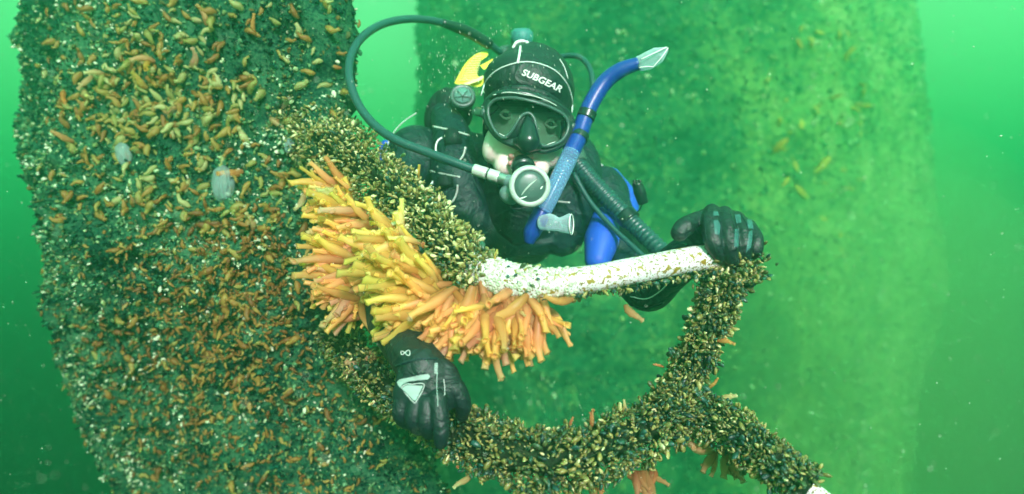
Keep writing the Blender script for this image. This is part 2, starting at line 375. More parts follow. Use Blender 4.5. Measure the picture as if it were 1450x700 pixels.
def low_shell():
    V = [(0, 0, 0)]; 
    for h, w, t in ((.25, .30, .18), (.62, .42, .22), (.92, .20, .10)):
        for a in range(4):
            th = 2 * math.pi * a / 4 + .4; V.append((w * math.cos(th), t * math.sin(th), h))
    V.append((0, 0, 1)); Fq = []
    for a in range(4): Fq.append((0, 1 + (a + 1) % 4, 1 + a))
    for r_ in range(2):
        for a in range(4):
            p, q = 1 + r_ * 4 + a, 1 + r_ * 4 + (a + 1) % 4; Fq += [(p, q, q + 4), (p, q + 4, p + 4)]
    for a in range(4): Fq.append((9 + a, 9 + (a + 1) % 4, 13))
    return np.array(V), np.array(Fq)
LV, LF = low_shell()
def scatter_bits(name, B, N, n, smin, smax, mask, tintf, mt, parent, lab=None, gain=.5, shape=(1, 1, 1)):
    nv, nu = B.shape[:2]; got = []; tries = 0
    iu = RNG.uniform(0, nu - 1.001, n * 4); iv = RNG.uniform(0, nv - 1.001, n * 4)
    a, b = iu.astype(int), iv.astype(int)
    p = B[b, a] + (B[b, np.minimum(a + 1, nu - 1)] - B[b, a]) * (iu - a)[:, None] + (B[np.minimum(b + 1, nv - 1), a] - B[b, a]) * (iv - b)[:, None]
    nn = N[b, a]; ok = mask(p) & (np.einsum('ij,ij->i', nn, p) < .12 * np.linalg.norm(p, axis=1))
    area = np.linalg.norm(B[b, np.minimum(a + 1, nu - 1)] - B[b, a], axis=1) * np.linalg.norm(B[np.minimum(b + 1, nv - 1), a] - B[b, a], axis=1)
    ok &= RNG.random(len(p)) < area / (np.percentile(area[ok], 80) if ok.any() else 1)
    p, nn = p[ok][:n], nn[ok][:n]; m_ = len(p)
    d = nrm(nn * RNG.uniform(.1, .9, (m_, 1)) + RNG.normal(0, gain, (m_, 3)))
    s = RNG.uniform(smin, smax, m_) * (RNG.random(m_) ** 1.5 * .8 + .5)
    Bm = basis(d, RNG.uniform(0, 6.28, m_)) * s[:, None, None] * np.array(shape)[None, None, :]
    M4 = np.concatenate([Bm, (p - nn * s[:, None] * .12)[:, :, None]], 2)
    V, Fq = instances(LV, LF, M4); t = tintf(p)
    return np_obj(name, V, Fq, mt, {"tint": np.repeat(t, len(LV)), "along": np.tile(LV[:, 2], m_)}, parent)
def nz(p, s, seed): return np.array([noise.noise(Vector(q * s + seed)) for q in p])
def inview(p, mg=90):
    y = np.maximum(p[:, 1], .1); x_ = p[:, 0] / y * F + 725; y_ = 350 - p[:, 2] / y * F
    return (x_ > -mg) & (x_ < 1450 + mg) & (y_ > -mg) & (y_ < 700 + mg) & (p[:, 1] > .2)
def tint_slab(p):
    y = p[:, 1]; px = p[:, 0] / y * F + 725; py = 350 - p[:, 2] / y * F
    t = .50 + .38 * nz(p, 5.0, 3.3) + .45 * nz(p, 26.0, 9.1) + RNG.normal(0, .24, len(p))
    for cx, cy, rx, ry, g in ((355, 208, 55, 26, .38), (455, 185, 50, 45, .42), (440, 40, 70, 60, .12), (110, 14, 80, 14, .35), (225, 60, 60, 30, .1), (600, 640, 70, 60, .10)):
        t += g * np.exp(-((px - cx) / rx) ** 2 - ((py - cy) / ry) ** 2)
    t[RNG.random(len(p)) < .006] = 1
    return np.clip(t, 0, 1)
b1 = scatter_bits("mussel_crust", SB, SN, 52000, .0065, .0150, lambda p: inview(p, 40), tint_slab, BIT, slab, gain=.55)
b1["kind"] = "stuff"
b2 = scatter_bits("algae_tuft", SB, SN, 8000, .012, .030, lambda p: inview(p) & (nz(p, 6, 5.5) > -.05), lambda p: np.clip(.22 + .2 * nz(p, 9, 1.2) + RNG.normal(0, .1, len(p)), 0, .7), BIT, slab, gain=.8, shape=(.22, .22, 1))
b2["kind"] = "stuff"

# far wall behind the diver
wall = empty("silty_wall", (1.0, 6.0, -9.0), "broad wall behind the diver under pale silt and sparse sea squirts", "wall")
Rw = [(-310, 1285), (-200, 1290), (0, 1305), (200, 1318), (300, 1325), (380, 1335), (460, 1335), (540, 1320), (620, 1300), (700, 1290), (1200, 1280)]
rows = []
for py in (-310, -160, -60, 0, 80, 160, 240, 310, 380, 450, 520, 600, 700, 850, 1200, 1910):
    z = -(py - 350) / F * 3.7 * 1.35; r = interp_tab(Rw, py)
    pts = [(680, 6.4), (650, 5.6), (612, 4.6), (600, 3.95), (680, 3.5), (850, 3.4), (1000, 3.5), (1120, 3.7), (1200, 3.95), (r - 70, 4.5), (r - 18, 5.0), (r, 5.5), (r - 10, 6.0)]
    rows.append((z, [((x - 725) / F * d * 1.35, d * 1.35) for x, d in pts]))
B, N, Fc = grid_surface("wall", rows, WALLM, 260, 190, .055, np.array([13., 21., 2.]), fine=.02)
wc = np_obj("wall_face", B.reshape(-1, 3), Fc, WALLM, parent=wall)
WB, WN = B, N
WBIT = ramp_mat("wall_growth_bits", 'attr', [(0, (.012, .09, .05)), (.42, (.03, .17, .09)), (.62, (.16, .34, .13)), (.8, (.42, .50, .20)), (1, (.85, .88, .62))], .8)
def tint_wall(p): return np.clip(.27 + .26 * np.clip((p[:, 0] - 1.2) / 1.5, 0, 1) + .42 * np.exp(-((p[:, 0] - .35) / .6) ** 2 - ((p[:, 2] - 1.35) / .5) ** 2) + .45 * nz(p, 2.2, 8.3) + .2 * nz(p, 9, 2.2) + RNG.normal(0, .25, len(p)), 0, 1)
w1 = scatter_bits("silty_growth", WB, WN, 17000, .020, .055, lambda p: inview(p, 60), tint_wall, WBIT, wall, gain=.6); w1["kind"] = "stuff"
WSQ = ramp_mat("distant_squirt", "attr", [(0, (.45, .22, .02)), (.5, (.65, .40, .03)), (1, (.70, .58, .10))], .7)
top = scatter_bits("squirt_patch", WB, WN, 700, .10, .19, lambda p: inview(p, 20) & (np.hypot((p[:, 0] - 2.7) / .75, (p[:, 2] - 1.0) / 1.0) + .6 * nz(p, 1.6, 4.4) < .9), lambda p: RNG.random(len(p)), WSQ, wall, gain=.7, shape=(.5, .5, 1)); top["kind"] = "stuff"

# ------------------------------------------------------------------ the mussel covered pipe frame
frame = empty("pipe_frame", tuple(P(960, 560, .98)), "mussel-crusted pipe frame with one bare white painted bar held by the diver", "frame")
def pp_(L): return [P(*q) for q in L]
armA = pp_([(425, 172, 1.38), (462, 200, 1.29), (510, 232, 1.17), (575, 290, 1.06), (635, 350, .97), (700, 392, .905), (760, 401, .88)])
armW = pp_([(655, 365, .95), (700, 391, .907), (760, 401, .88), (830, 396, .88), (915, 380, .90), (1000, 365, .925), (1040, 372, .935)])
armB = pp_([(1045, 374, .935), (1022, 420, .945), (1000, 470, .96), (975, 530, .975), (950, 580, .975)])
armC = pp_([(470, 470, 1.30), (530, 530, 1.12), (590, 580, 1.0), (655, 618, .92), (730, 645, .88), (810, 650, .88), (880, 622, .92), (950, 588, .965)])
armD = pp_([(930, 575, .975), (1000, 590, .95), (1070, 635, .90), (1148, 692, .85)])
def wpaint():
    m = bpy.data.materials.new("chipped_white_paint"); m.use_nodes = True; t = m.node_tree; b = t.nodes["Principled BSDF"]; b.inputs["Roughness"].default_value = .45
    tcn = t.nodes.new("ShaderNodeTexCoord")
    def layer(scale, lo, hi, colr, base, det=3):
        n = t.nodes.new("ShaderNodeTexNoise"); n.inputs["Scale"].default_value = scale; n.inputs["Detail"].default_value = det
        r_ = t.nodes.new("ShaderNodeMapRange"); r_.inputs[1].default_value = lo; r_.inputs[2].default_value = hi
        mx = t.nodes.new("ShaderNodeMix"); mx.data_type = 'RGBA'
        t.links.new(tcn.outputs["Object"], n.inputs["Vector"]); t.links.new(n.outputs["Fac"], r_.inputs[0]); t.links.new(r_.outputs[0], mx.inputs[0])
        if isinstance(base, tuple): mx.inputs[6].default_value = (*base, 1)
        else: t.links.new(base, mx.inputs[6])
        mx.inputs[7].default_value = (*colr, 1); return mx.outputs[2]
    c = layer(9, .50, .75, (.62, .60, .58), (.78, .73, .78), 6)
    c = layer(300, .575, .60, (.18, .12, .02), c, 2)
    c = layer(110, .59, .61, (.28, .19, .015), c, 3)
    c = layer(30, .63, .70, (.30, .22, .11), c, 8)
    t.links.new(c, b.inputs["Base Color"])
    nb = t.nodes.new("ShaderNodeTexNoise"); nb.inputs["Scale"].default_value = 90; nb.inputs["Detail"].default_value = 6; bp = t.nodes.new("ShaderNodeBump"); bp.inputs["Strength"].default_value = .35; bp.inputs["Distance"].default_value = .002
    t.links.new(tcn.outputs["Object"], nb.inputs["Vector"]); t.links.new(nb.outputs["Fac"], bp.inputs["Height"]); t.links.new(bp.outputs[0], b.inputs["Normal"])
    return m
WP = wpaint()
def lumpy(i, j): return 1 + .03 * math.sin(i * .9 + j) + .02 * math.sin(i * .37 - j * 2)
tube("white_bar", armW, [.021, .027, .0225, .0198, .0196, .0195, .0195], WP, frame, seg=40, n=16, rfun=lambda i, j: 1 + .02 * noise.noise(Vector((i * .25, math.cos(j * .157) * 1.5, math.sin(j * .157) * 1.5))))
for nm, a, r_ in (("crusted_arm", armA, .022), ("crusted_upright", armB, .020), ("crusted_lower_arm", armC, .022), ("crusted_brace", armD, .021)):
    tube(nm, a, r_, PIPEC, frame, seg=20, rfun=lumpy)
tube("white_bar_end", pp_([(1110, 664, .872), (1140, 687, .855), (1172, 712, .84)]), .0125, WP, frame, seg=20)

def mussel_mesh():
    """two valves meeting in a seam; hinge at z=0, wide rounded lip at z=1"""
    V = []; rings = [(.07, .07, .08), (.32, .21, .19), (.62, .29, .19), (.88, .20, .09)]
    V.append((0, 0, 0))
    for h, w, t_ in rings:
        for a in range(6):
            th = 2 * math.pi * a / 6; g = 1
            V.append((w * math.cos(th) * g + .05 * math.sin(h * 3), t_ * math.sin(th) * (1 - .25 * abs(math.cos(th))), h))
    V.append((.03, 0, 1.0)); Fq = []
    for a in range(6): Fq.append((0, 1 + (a + 1) % 6, 1 + a))
    for r_ in range(3):
        for a in range(6):
            p, q = 1 + r_ * 6 + a, 1 + r_ * 6 + (a + 1) % 6; Fq += [(p, q, q + 6), (p, q + 6, p + 6)]
    for a in range(6): Fq.append((19 + a, 19 + (a + 1) % 6, 25))
    return np.array(V), np.array(Fq)
MV, MF = mussel_mesh()
mus_me = bpy.data.meshes.new("mussel"); mus_me.from_pydata(MV.tolist(), [], MF.tolist()); mus_me.update()
mus_me.polygons.foreach_set("use_smooth", [True] * len(mus_me.polygons))
at = mus_me.attributes.new("along", 'FLOAT', 'POINT'); at.data.foreach_set("value", MV[:, 2].astype(np.float32)); mus_me.materials.append(MUS_O)

POS = []; DIR = []; SIZ = []; TAD = []
def crust_arm(path, r0, thick, n, size=(.010, .019), ang=None, t0=0, t1=1, bias=None, strict=False):
    """pile n mussels round a pipe; thick: list of crust depth along the arm; ang: (centre, half width) to keep one side"""
    pt = crom(path, 12); fr = frames(pt); L = len(pt); th = interp(thick, L)
    add_ = .15 if path is armA else -.03
    for _ in range(n):
        t = random.uniform(t0, t1) * (L - 1); i = min(int(t), L - 2); c = pt[i].lerp(pt[i + 1], t - i)
        T, u, v = fr[i]
        a = random.uniform(0, 2 * math.pi)
        out_ = u * math.cos(a) + v * math.sin(a)
        if bias is not None and out_.dot(bias) < (random.uniform(.45, .9) if strict else random.uniform(-.9, .75)): continue
        lump = 1 + .55 * noise.noise(c * 22 + out_ * .7) + .35 * noise.noise(c * 60 + out_ * 1.7)
        depth = th[i] * lump * random.uniform(.45, 1.0) ** .6
        p = c + out_ * (r0 + max(depth - .006, 0))
        d = (out_ * random.uniform(.05, 1.0) + T * random.gauss(0, .65) + Vector((random.gauss(0, .4), random.gauss(0, .4), random.gauss(0, .4)))).normalized()
        POS.append(p); DIR.append(d); TAD.append(add_); SIZ.append(random.uniform(*size) * random.choice((.35, .45, .55, .65, .75, .85, .95, 1.25)))
crust_arm(armA, .02, [.050, .046, .040, .036, .028, .014, .004], 5600, (.009, .0145), t1=.81)
crust_arm(armA, .02, [.034, .024, .020, .020, .018, .012, .006], 600, (.010, .016), t0=.3, t1=.84, bias=Vector((.2, -.2, 1)))
crust_arm(armW, .02, [.012, .010, .004, .002, .010, .016], 420, (.008, .013), t0=.1, t1=.55, bias=Vector((-.2, .1, -1)), strict=True)
crust_arm(armW, .018, [.0, .0, .010, .013, .012, .014], 1500, (.008, .0135), t0=.42, t1=1, bias=Vector((.1, .15, -1)), strict=True)
crust_arm(armW, .022, [.02], 300, (.009, .014), t0=.93, t1=1)
crust_arm(armW, .019, [.010, .008, .006, .004], 330, (.007, .012), t0=.05, t1=.36)
crust_arm(armB, .015, [.026, .020, .020, .022, .028], 3200, (.008, .0135))
crust_arm(armC, .018, [.03, .03, .022, .028, .032, .032, .032, .032], 6200, (.008, .0145))
crust_arm(armD, .016, [.034, .028, .026, .022, .016], 3100, (.008, .0135), t1=1)
# the clump that runs over the pipe's far end, under the right hand
for _ in range(420):
    c = P(random.uniform(1000, 1072), random.uniform(362, 395), .94); POS.append(c + Vector((random.gauss(0, .012), random.gauss(0, .018), random.gauss(0, .006)))); DIR.append(Vector((random.gauss(0, .5), -.6 + random.gauss(0, .4), random.gauss(0, .6))).normalized()); SIZ.append(random.uniform(.009, .015))
TAD += [0.] * (len(POS) - len(TAD)); POS = np.array([tuple(p) for p in POS]); DIR = nrm(np.array([tuple(d) for d in DIR])); SIZ = np.array(SIZ)
Bm = basis(DIR, RNG.uniform(0, 6.28, len(POS))) * SIZ[:, None, None]
M4 = np.concatenate([Bm, POS[:, :, None]], 2)
# 300 of the nearest, outermost mussels stand as pieces of their own
px = POS[:, 0] / POS[:, 1] * F + 725; py = 350 - POS[:, 2] / POS[:, 1] * F
tint_m = np.clip(.55 + np.array(TAD) + .28 * nz(POS, 30, 2.2) + RNG.normal(0, .24, len(POS)), 0, 1)
facing = np.where(inview(POS, -8), SIZ / POS[:, 1], 0) * (RNG.random(len(POS)) < .35) * (tint_m > .2)
def axis_front(pos):      # nearest to the camera along each patch of the arm
    key = (np.floor(px / 22) * 1000 + np.floor(py / 22)).astype(int); best = {}
    for i, k in enumerate(key):
        if facing[i] > 0: best.setdefault(k, []).append((pos[i, 1], i))
    ch = []
    for k, l in best.items(): l.sort(); ch += [i for _, i in l[:3]]
    return ch
cand = axis_front(POS); random.shuffle(cand); cand = sorted(cand, key=lambda i: -facing[i])[:300]
rest = np.ones(len(POS), bool); rest[cand] = False
V, Fq = instances(MV, MF, M4[rest])
ms = np_obj("mussel_mass", V, Fq, MUS_S, {"tint": np.repeat(tint_m[rest], len(MV)), "along": np.tile(MV[:, 2], rest.sum())}, frame); ms["kind"] = "stuff"
inv = Matrix.Translation(-frame.location)
for i in cand:
    o = bpy.data.objects.new("mussel", mus_me); COL.objects.link(o); o.parent = frame
    o.matrix_basis = inv @ Matrix([list(M4[i, 0]), list(M4[i, 1]), list(M4[i, 2]), (0, 0, 0, 1)])
# barnacles on the elbow of the white bar
wfr = crom(armW, 12); ff = frames(wfr); WHITE = mat("barnacle_plate", (.70, .74, .66), .6, .3, bump=.5, bscale=500, var=.2, vcol=(.50, .54, .38), vscale=90)
bp_, bf_ = [], []
prof = [(1.0, 0), (.85, .35), (.6, .62), (.42, .58), (.30, .25), (.0, .22)]
for r_, h in prof:
    for a in range(9): bp_.append((r_ * math.cos(a * 6.283 / 9), r_ * math.sin(a * 6.283 / 9), h))
for i in range(5):
    for a in range(9): bf_.append((i * 9 + a, i * 9 + (a + 1) % 9, (i + 1) * 9 + (a + 1) % 9, (i + 1) * 9 + a))
bar_me = bpy.data.meshes.new("barnacle"); bar_me.from_pydata(bp_, [], bf_); bar_me.update(); bar_me.materials.append(WHITE)
placed = []
for _ in range(1400):
    i = random.randint(0, int(len(wfr) * .46)); a = random.uniform(-1.7, 1.7); n = (ff[i][1] * math.cos(a) + ff[i][2] * math.sin(a)).normalized()
    s = random.uniform(.0026, .0050); c = wfr[i] + n * (interp([.021, .027, .0225, .0198, .0196, .0195, .0195], len(wfr))[i] - .0008)
    if i > len(wfr) * .34 and random.random() < .5: continue
    if all((c - q).length > (s + r_) * .82 for q, r_ in placed):
        placed.append((c, s)); o = bpy.data.objects.new("barnacle", bar_me); COL.objects.link(o); o.parent = frame
        o.matrix_basis = inv @ Matrix.Translation(c) @ n.to_track_quat('Z', 'Y').to_matrix().to_4x4() @ Matrix.Diagonal((s, s, s * 1.1, 1))
    if len(placed) > 170: break

# ------------------------------------------------------------------ sea squirts
def squirt_mesh(seed, bend, fat, side=True):
    rr = random.Random(seed); path = []; n = 13
    for i in range(n):
        t = i / (n - 1); path.append(Vector((bend * t * t * .45 + .035 * math.sin(t * 6 + seed), .05 * math.sin(t * 5 + seed * 2) * t, t * (1 - .12 * abs(bend)))))
    rad = [.075, .10, .122, .138, .145, .144, .138, .128, .115, .101, .088, .080, .092]
    rad = [r_ * fat * (1 + rr.uniform(-.09, .09)) for r_ in rad]
    fr = frames(path); seg = 12; V = []; A = []
    def ring(c, u, v, r_, al, lob=0):
        for j in range(seg):
            a = 2 * math.pi * j / seg; q = r_ * (1 + lob * math.cos(a * 4)) * (1 + .06 * math.sin(3 * a + seed)); V.append(c + u * math.cos(a) * q + v * math.sin(a) * q); A.append(al)
    for i in range(n): ring(path[i], fr[i][1], fr[i][2], rad[i], i / (n - 1) * .93, .0 if i < 11 else .06)
    T = fr[-1][0]; ring(path[-1] + T * .03, fr[-1][1], fr[-1][2], rad[-1] * 1.08, 1, .2); ring(path[-1] - T * .02, fr[-1][1], fr[-1][2], rad[-1] * .55, .6, .1); ring(path[-1] - T * .14, fr[-1][1], fr[-1][2], rad[-1] * .40, .1)
    Fq = []
    for i in range(n + 2):
        for j in range(seg): Fq.append((i * seg + j, i * seg + (j + 1) % seg, (i + 1) * seg + (j + 1) % seg, (i + 1) * seg + j))
    Fq.append(tuple((n + 2) * seg + j for j in range(seg)))
    if side:                                    # the second, shorter siphon on the flank
        b = len(V); c = path[8]; dd = (fr[8][1] * .8 + fr[8][0] * .75).normalized(); u = dd.cross(fr[8][2]).normalized(); v = fr[8][2]; pr = [(.04, .075, .6), (.12, .06, .8), (.18, .055, .95), (.205, .066, 1), (.18, .035, .5)]
        for h, r_, al in pr: ring(c + dd * h, u, v, r_ * fat, al, .1 if al > .9 else 0)
        for i in range(len(pr) - 1):
            for j in range(seg): Fq.append((b + i * seg + j, b + i * seg + (j + 1) % seg, b + (i + 1) * seg + (j + 1) % seg, b + (i + 1) * seg + j))
        Fq.append(tuple(b + 4 * seg + j for j in range(seg)))
    me = bpy.data.meshes.new("sea_squirt"); me.from_pydata([tuple(v) for v in V], [], Fq); me.update(); me.polygons.foreach_set("use_smooth", [True] * len(me.polygons))
    at_ = me.attributes.new("along", 'FLOAT', 'POINT'); at_.data.foreach_set("value", np.array(A, np.float32)); me.materials.append(SQ); return me
SQM = [squirt_mesh(k, b, f_) for k, (b, f_) in enumerate([(.1, 1), (.4, .95), (-.35, 1.05), (.7, .9), (0, 1.15), (-.6, .95), (.25, .8), (.9, 1.1), (-.15, .9), (.5, 1.2)])]
n_sq = 0
def squirt(p, d, L, col, label, group, me=None, fat=1, matl=None):
    global n_sq; n_sq += 1
    o = bpy.data.objects.new("sea_squirt", me or random.choice(SQM)); COL.objects.link(o)
    q = Vector(d).normalized().to_track_quat('Z', 'Y').to_matrix().to_4x4() @ Matrix.Rotation(random.uniform(0, 6.28), 4, 'Z')
    o.matrix_world = Matrix.Translation(p) @ q @ Matrix.Diagonal((L * fat, L * fat, L, 1)); o.color = (*col, 1)
    return tag(o, label, "sea squirt", group)
YC, OC, PC, RC, LC = (1.0, .76, .20), (1.0, .60, .22), (1.0, .66, .38), (.96, .46, .24), (.98, .86, .50)
def jit(c, a=.12): return tuple(min(1, max(0, x * random.uniform(1 - a, 1 + a))) for x in c)
GC = "sea squirts hanging in clusters from the mussel arm"
DIRS = ["right", "lower right", "straight down", "lower left", "left", "upper left", "straight up", "upper right"]
def facing_word(d):
    if -d.y > 1.1 * math.hypot(d.x, d.z): return "at the viewer"
    return DIRS[int(round(math.atan2(-d.z, d.x) / (math.pi / 4))) % 8] if abs(d.x) > .38 * abs(d.z) else DIRS[2 if d.z < 0 else 6]
def tuft(n, roots, main, spread, L, cols, names, where, fat=1.0):
    """roots: list of (px,py,d); main: image-plane direction (x right, y down) and towards the camera"""
    for _ in range(n):
        a, b = random.choice(list(zip(roots[:-1], roots[1:]))); f_ = random.random(); p = P(*a).lerp(P(*b), f_) + Vector([random.gauss(0, .009) for _ in range(3)])
        th = random.gauss(0, spread); c, s = math.cos(th), math.sin(th)
        mx, my, mt = main; dx, dy = mx * c - my * s, mx * s + my * c
        d = Vector((dx, -abs(random.gauss(mt, .28)) * .9, -dy)) + Vector([random.gauss(0, .16) for _ in range(3)])
        k = random.randrange(len(cols)); l_ = random.uniform(*L); q_ = (l_ - L[0]) / (L[1] - L[0])
        sz = "short " if q_ < .33 else "long " if q_ > .67 else ""
        squirt(p, d, l_, jit(cols[k]), "%s%s sea squirt pointing %s, %s in the %s" % (sz, names[k], facing_word(d), "high" if f_ < .34 and a == roots[0] else "low" if f_ > .66 and b == roots[-1] else "midway", where), GC, fat=fat * random.uniform(.58, .9))
tuft(34, [(488, 275, 1.13), (530, 325, 1.08)], (-1, .25, 0), .75, (.055, .085), [YC, LC, OC], ["yellow", "pale lemon", "orange"], "top tuft")
tuft(52, [(500, 340, 1.08), (510, 420, 1.03)], (-1, .45, 0), .7, (.06, .095), [YC, OC, PC], ["yellow", "orange", "peach"], "outer left tuft")
tuft(74, [(568, 345, .98), (600, 395, .935), (625, 432, .905)], (-.95, .22, 0), .62, (.06, .10), [YC, YC, OC], ["bright yellow", "bright yellow", "bright orange"], "big middle tuft", 1.05)
tuft(26, [(575, 400, .98), (610, 440, .93)], (-.45, .9, 0), .5, (.06, .09), [OC, YC, PC], ["orange", "yellow", "peach"], "tuft over the sleeve")
tuft(56, [(640, 425, .90), (690, 435, .88), (735, 430, .875)], (-.1, 1, 0), .55, (.05, .085), [OC, PC, PC, RC], ["orange", "peach", "peach", "reddish"], "lower right tuft", 1.1)
# the many shorter ones packed between them
VQ, FQ, TQ, AQ = [], [], [], []; base = 0
qf = []
for p_ in SQM[0].polygons:
    v_ = list(p_.vertices)
    for k in range(1, len(v_) - 1): qf.append((v_[0], v_[k], v_[k + 1]))
qf = np.array(qf)
for (A_, B_, main, n_, tb) in (((485, 268, 1.16), (530, 330, 1.09), (-1, .3), 100, .62), ((505, 320, 1.10), (515, 430, 1.05), (-1, .5), 125, .5), ((560, 335, 1.0), (628, 432, .925), (-.95, .25), 155, .75), ((640, 425, .91), (745, 430, .88), (-.05, 1), 140, .35)):
    for _ in range(n_):
        me_ = random.choice(SQM); vs_ = np.array([tuple(v.co) for v in me_.vertices]); p0 = P(*A_).lerp(P(*B_), random.random()) + Vector([random.gauss(0, .012) for _ in range(3)])
        th = random.gauss(0, .8); dx, dy = main[0] * math.cos(th) - main[1] * math.sin(th), main[0] * math.sin(th) + main[1] * math.cos(th)
        q_ = Vector((dx, -abs(random.gauss(0, .5)), -dy)).normalized().to_track_quat('Z', 'Y').to_matrix() @ Matrix.Rotation(random.uniform(0, 6.28), 3, 'Z')
        L_ = random.uniform(.045, .085); ft = random.uniform(.55, .85); VQ.append((vs_ * np.array([L_ * ft, L_ * ft, L_])) @ np.array(q_).T + np.array(tuple(p0)))
        FQ.append(qf + base); base += len(vs_); TQ.append(np.full(len(vs_), np.clip(random.gauss(tb, .2), 0, 1))); AQ.append(np.array([d_.value for d_ in me_.attributes["along"].data]))
SQ_C = ramp_mat("sea_squirt_tunic_packed", 'attr', [(0, (.92, .42, .22)), (.35, (1, .60, .32)), (.6, (1, .66, .24)), (.85, (1, .80, .28)), (1, (.98, .86, .46))], .4, .3, 160, along=[(0, (.62, .45, .35)), (.45, (1, .88, .8)), (1, (1.1, 1.2, .85))], transl=.6, soft=(.9, .08))
o = np_obj("sea_squirt_growth", np.concatenate(VQ), np.concatenate(FQ), SQ_C, {"tint": np.concatenate(TQ), "along": np.concatenate(AQ)}, frame); o["kind"] = "stuff"
# singles
S1 = "single sea squirts along the pipes and pillar edge"
singles = [((590, 255, 1.08), (.3, 1, 0), .028, YC, "short amber sea squirt sticking up from the mussel arm below the diver's vest"),
 ((600, 345, .93), (-.3, -.2, 1), .026, RC, "small red-orange sea squirt facing out between the mussels and the yellow tuft"),
 ((700, 372, .90), (.1, 1, .1), .020, YC, "stubby yellow sea squirt on top of the arm before the white bar"),
 ((735, 440, .86), (.3, -.2, .7), .020, LC, "round pale yellow sea squirt below the barnacled elbow"),
 ((812, 425, .86), (-1, -.15, .2), .045, OC, "orange sea squirt lying along the underside of the white bar"),
 ((885, 432, .88), (.6, -.9, 0), .035, PC, "peach sea squirt hanging from the small mussel clump under the white bar"),
 ((760, 440, .87), (.7, -.7, .1), .05, OC, "last orange sea squirt at the right end of the hanging cluster"),
 ((1015, 482, .93), (1, .15, .2), .028, OC, "orange sea squirt pointing right from the middle of the upright pipe"),
 ((1002, 552, .95), (.5, .6, .3), .026, OC, "orange sea squirt at the right foot of the upright pipe"),
 ((940, 520, .94), (-.9, .3, .1), .018, RC, "tiny red sea squirt on the left side of the upright pipe"),
 ((838, 604, .87), (.05, 1, 0), .026, RC, "pointed reddish sea squirt standing on top of the lower arm"),
 ((806, 606, .88), (.2, .8, .2), .018, RC, "small reddish sea squirt behind the top of the lower arm"),
 ((885, 590, .92), (-.1, 1, 0), .026, LC, "pale upright sea squirt on the right part of the lower arm"),
 ((1012, 568, .96), (1, .25, 0), .035, LC, "pale greenish sea squirt pointing right from the pipe junction"),
 ((668, 672, .88), (-1, -.7, .1), .032, LC, "pale curved sea squirt below the left end of the lower arm"),
 ((650, 660, .88), (-.4, -.1, 1), .014, RC, "tiny red sea squirt at the left end of the lower arm"),
 ((625, 648, .95), (1, -.1, .2), .022, OC, "small orange sea squirt just below the pointing glove"),
 ((1010, 640, .97), (-1, .1, .2), .06, PC, "broad pale sea squirt lying under the pipe junction")]
for c, d, L, col, lb in singles: squirt(P(*c), Vector((d[0], -d[2], d[1])), L, col, lb, S1)
for _ in range(12):
    x = random.uniform(800, 950); d_ = Vector((random.gauss(.0, .5), random.gauss(-.3, .2), -.8)); l_ = random.uniform(.03, .048)
    squirt(P(x, 668 + (950 - x) * .10 - 6, .93), d_, l_, jit((.75, .42, .22)), ("long" if l_ > .04 else "short") + " pale orange sea squirt pointing %s under the lower arm's %s" % (facing_word(d_), "right end" if x > 880 else "middle"), "sea squirts under the lower arm", fat=1.1)
for _ in range(6):
    x = random.uniform(1005, 1040); d_ = Vector((random.gauss(0, .4), -.2, -1)); l_ = random.uniform(.035, .05)
    squirt(P(x, 640, .98), d_, l_, jit((.7, .42, .22)), ("long" if l_ > .043 else "short") + " pale orange sea squirt pointing %s below the lower right brace" % facing_word(d_), "sea squirts under the brace", fat=1.2)
for _ in range(13):
    d_ = Vector((random.gauss(-.7, .5), -.5, random.gauss(-.2, .5))); l_ = random.uniform(.04, .06)
    squirt(P(random.uniform(520, 550), random.uniform(500, 525), 1.16), d_, l_, jit(PC), ("long" if l_ > .05 else "short") + " faded peach sea squirt pointing %s, left of the lower glove" % facing_word(d_), "sea squirts left of the glove")
# squirts on the pillar face
pb = BVHTree.FromPolygons([tuple(v) for v in SB.reshape(-1, 3)], [tuple(f_) for f_ in np.arange(NU * NV).reshape(NV, NU)[:-1, :-1].reshape(-1)[:, None] + np.array([0, 1, NU + 1, NU])])
def on_slab(x, y):
    d = P(x, y, 1).normalized(); h = pb.ray_cast(Vector((0, 0, 0)), d); return (h[0], -h[1] if h[1].dot(d) > 0 else h[1]) if h[0] else None
named = [((200, 80), (.6, -.8), .045, (.85, .82, .55), "whitish sea squirt near the top of the pillar, palest there"),
 ((300, 38), (0, 1), .045, PC, "upright peach sea squirt near the top edge of the pillar"), ((358, 50), (-.3, 1), .04, OC, "curved orange sea squirt in the upper middle of the pillar"),
 ((222, 90), (-1, .4), .05, PC, "long peach sea squirt beside the whitish one on the pillar"), ((108, 205), (-.7, .5), .05, (.85, .50, .22), "curled amber sea squirt near the left edge of the pillar"),
 ((345, 240), (-1, -.4), .055, (1, .55, .18), "thick orange sea squirt lying above the grey translucent one"),
 ((362, 320), (.1, 1), .045, LC, "pale upright sea squirt below the grey translucent one"), ((385, 165), (.7, -.6), .05, LC, "pale forked sea squirt in the middle of the pillar's right half"),
 ((408, 152), (.7, .8), .035, (.75, .75, .6), "grey-white sea squirt beside the forked pale one"), ((150, 104), (-1, .1), .04, LC, "pale sea squirt lying flat in the upper left of the pillar"),
 ((480, 95), (-1, .1), .03, OC, "orange sea squirt on the right edge of the pillar"), ((435, 280), (-.4, -.8), .045, LC, "pale green sea squirt next to the orange cluster's left side")]
for (x, y), (dx, dy), L, col, lb in named:
    h = on_slab(x, y)
    if h: squirt(h[0] + h[1] * .012, Vector((dx, -.45, dy)), L, col, lb, "sea squirts on the pillar")
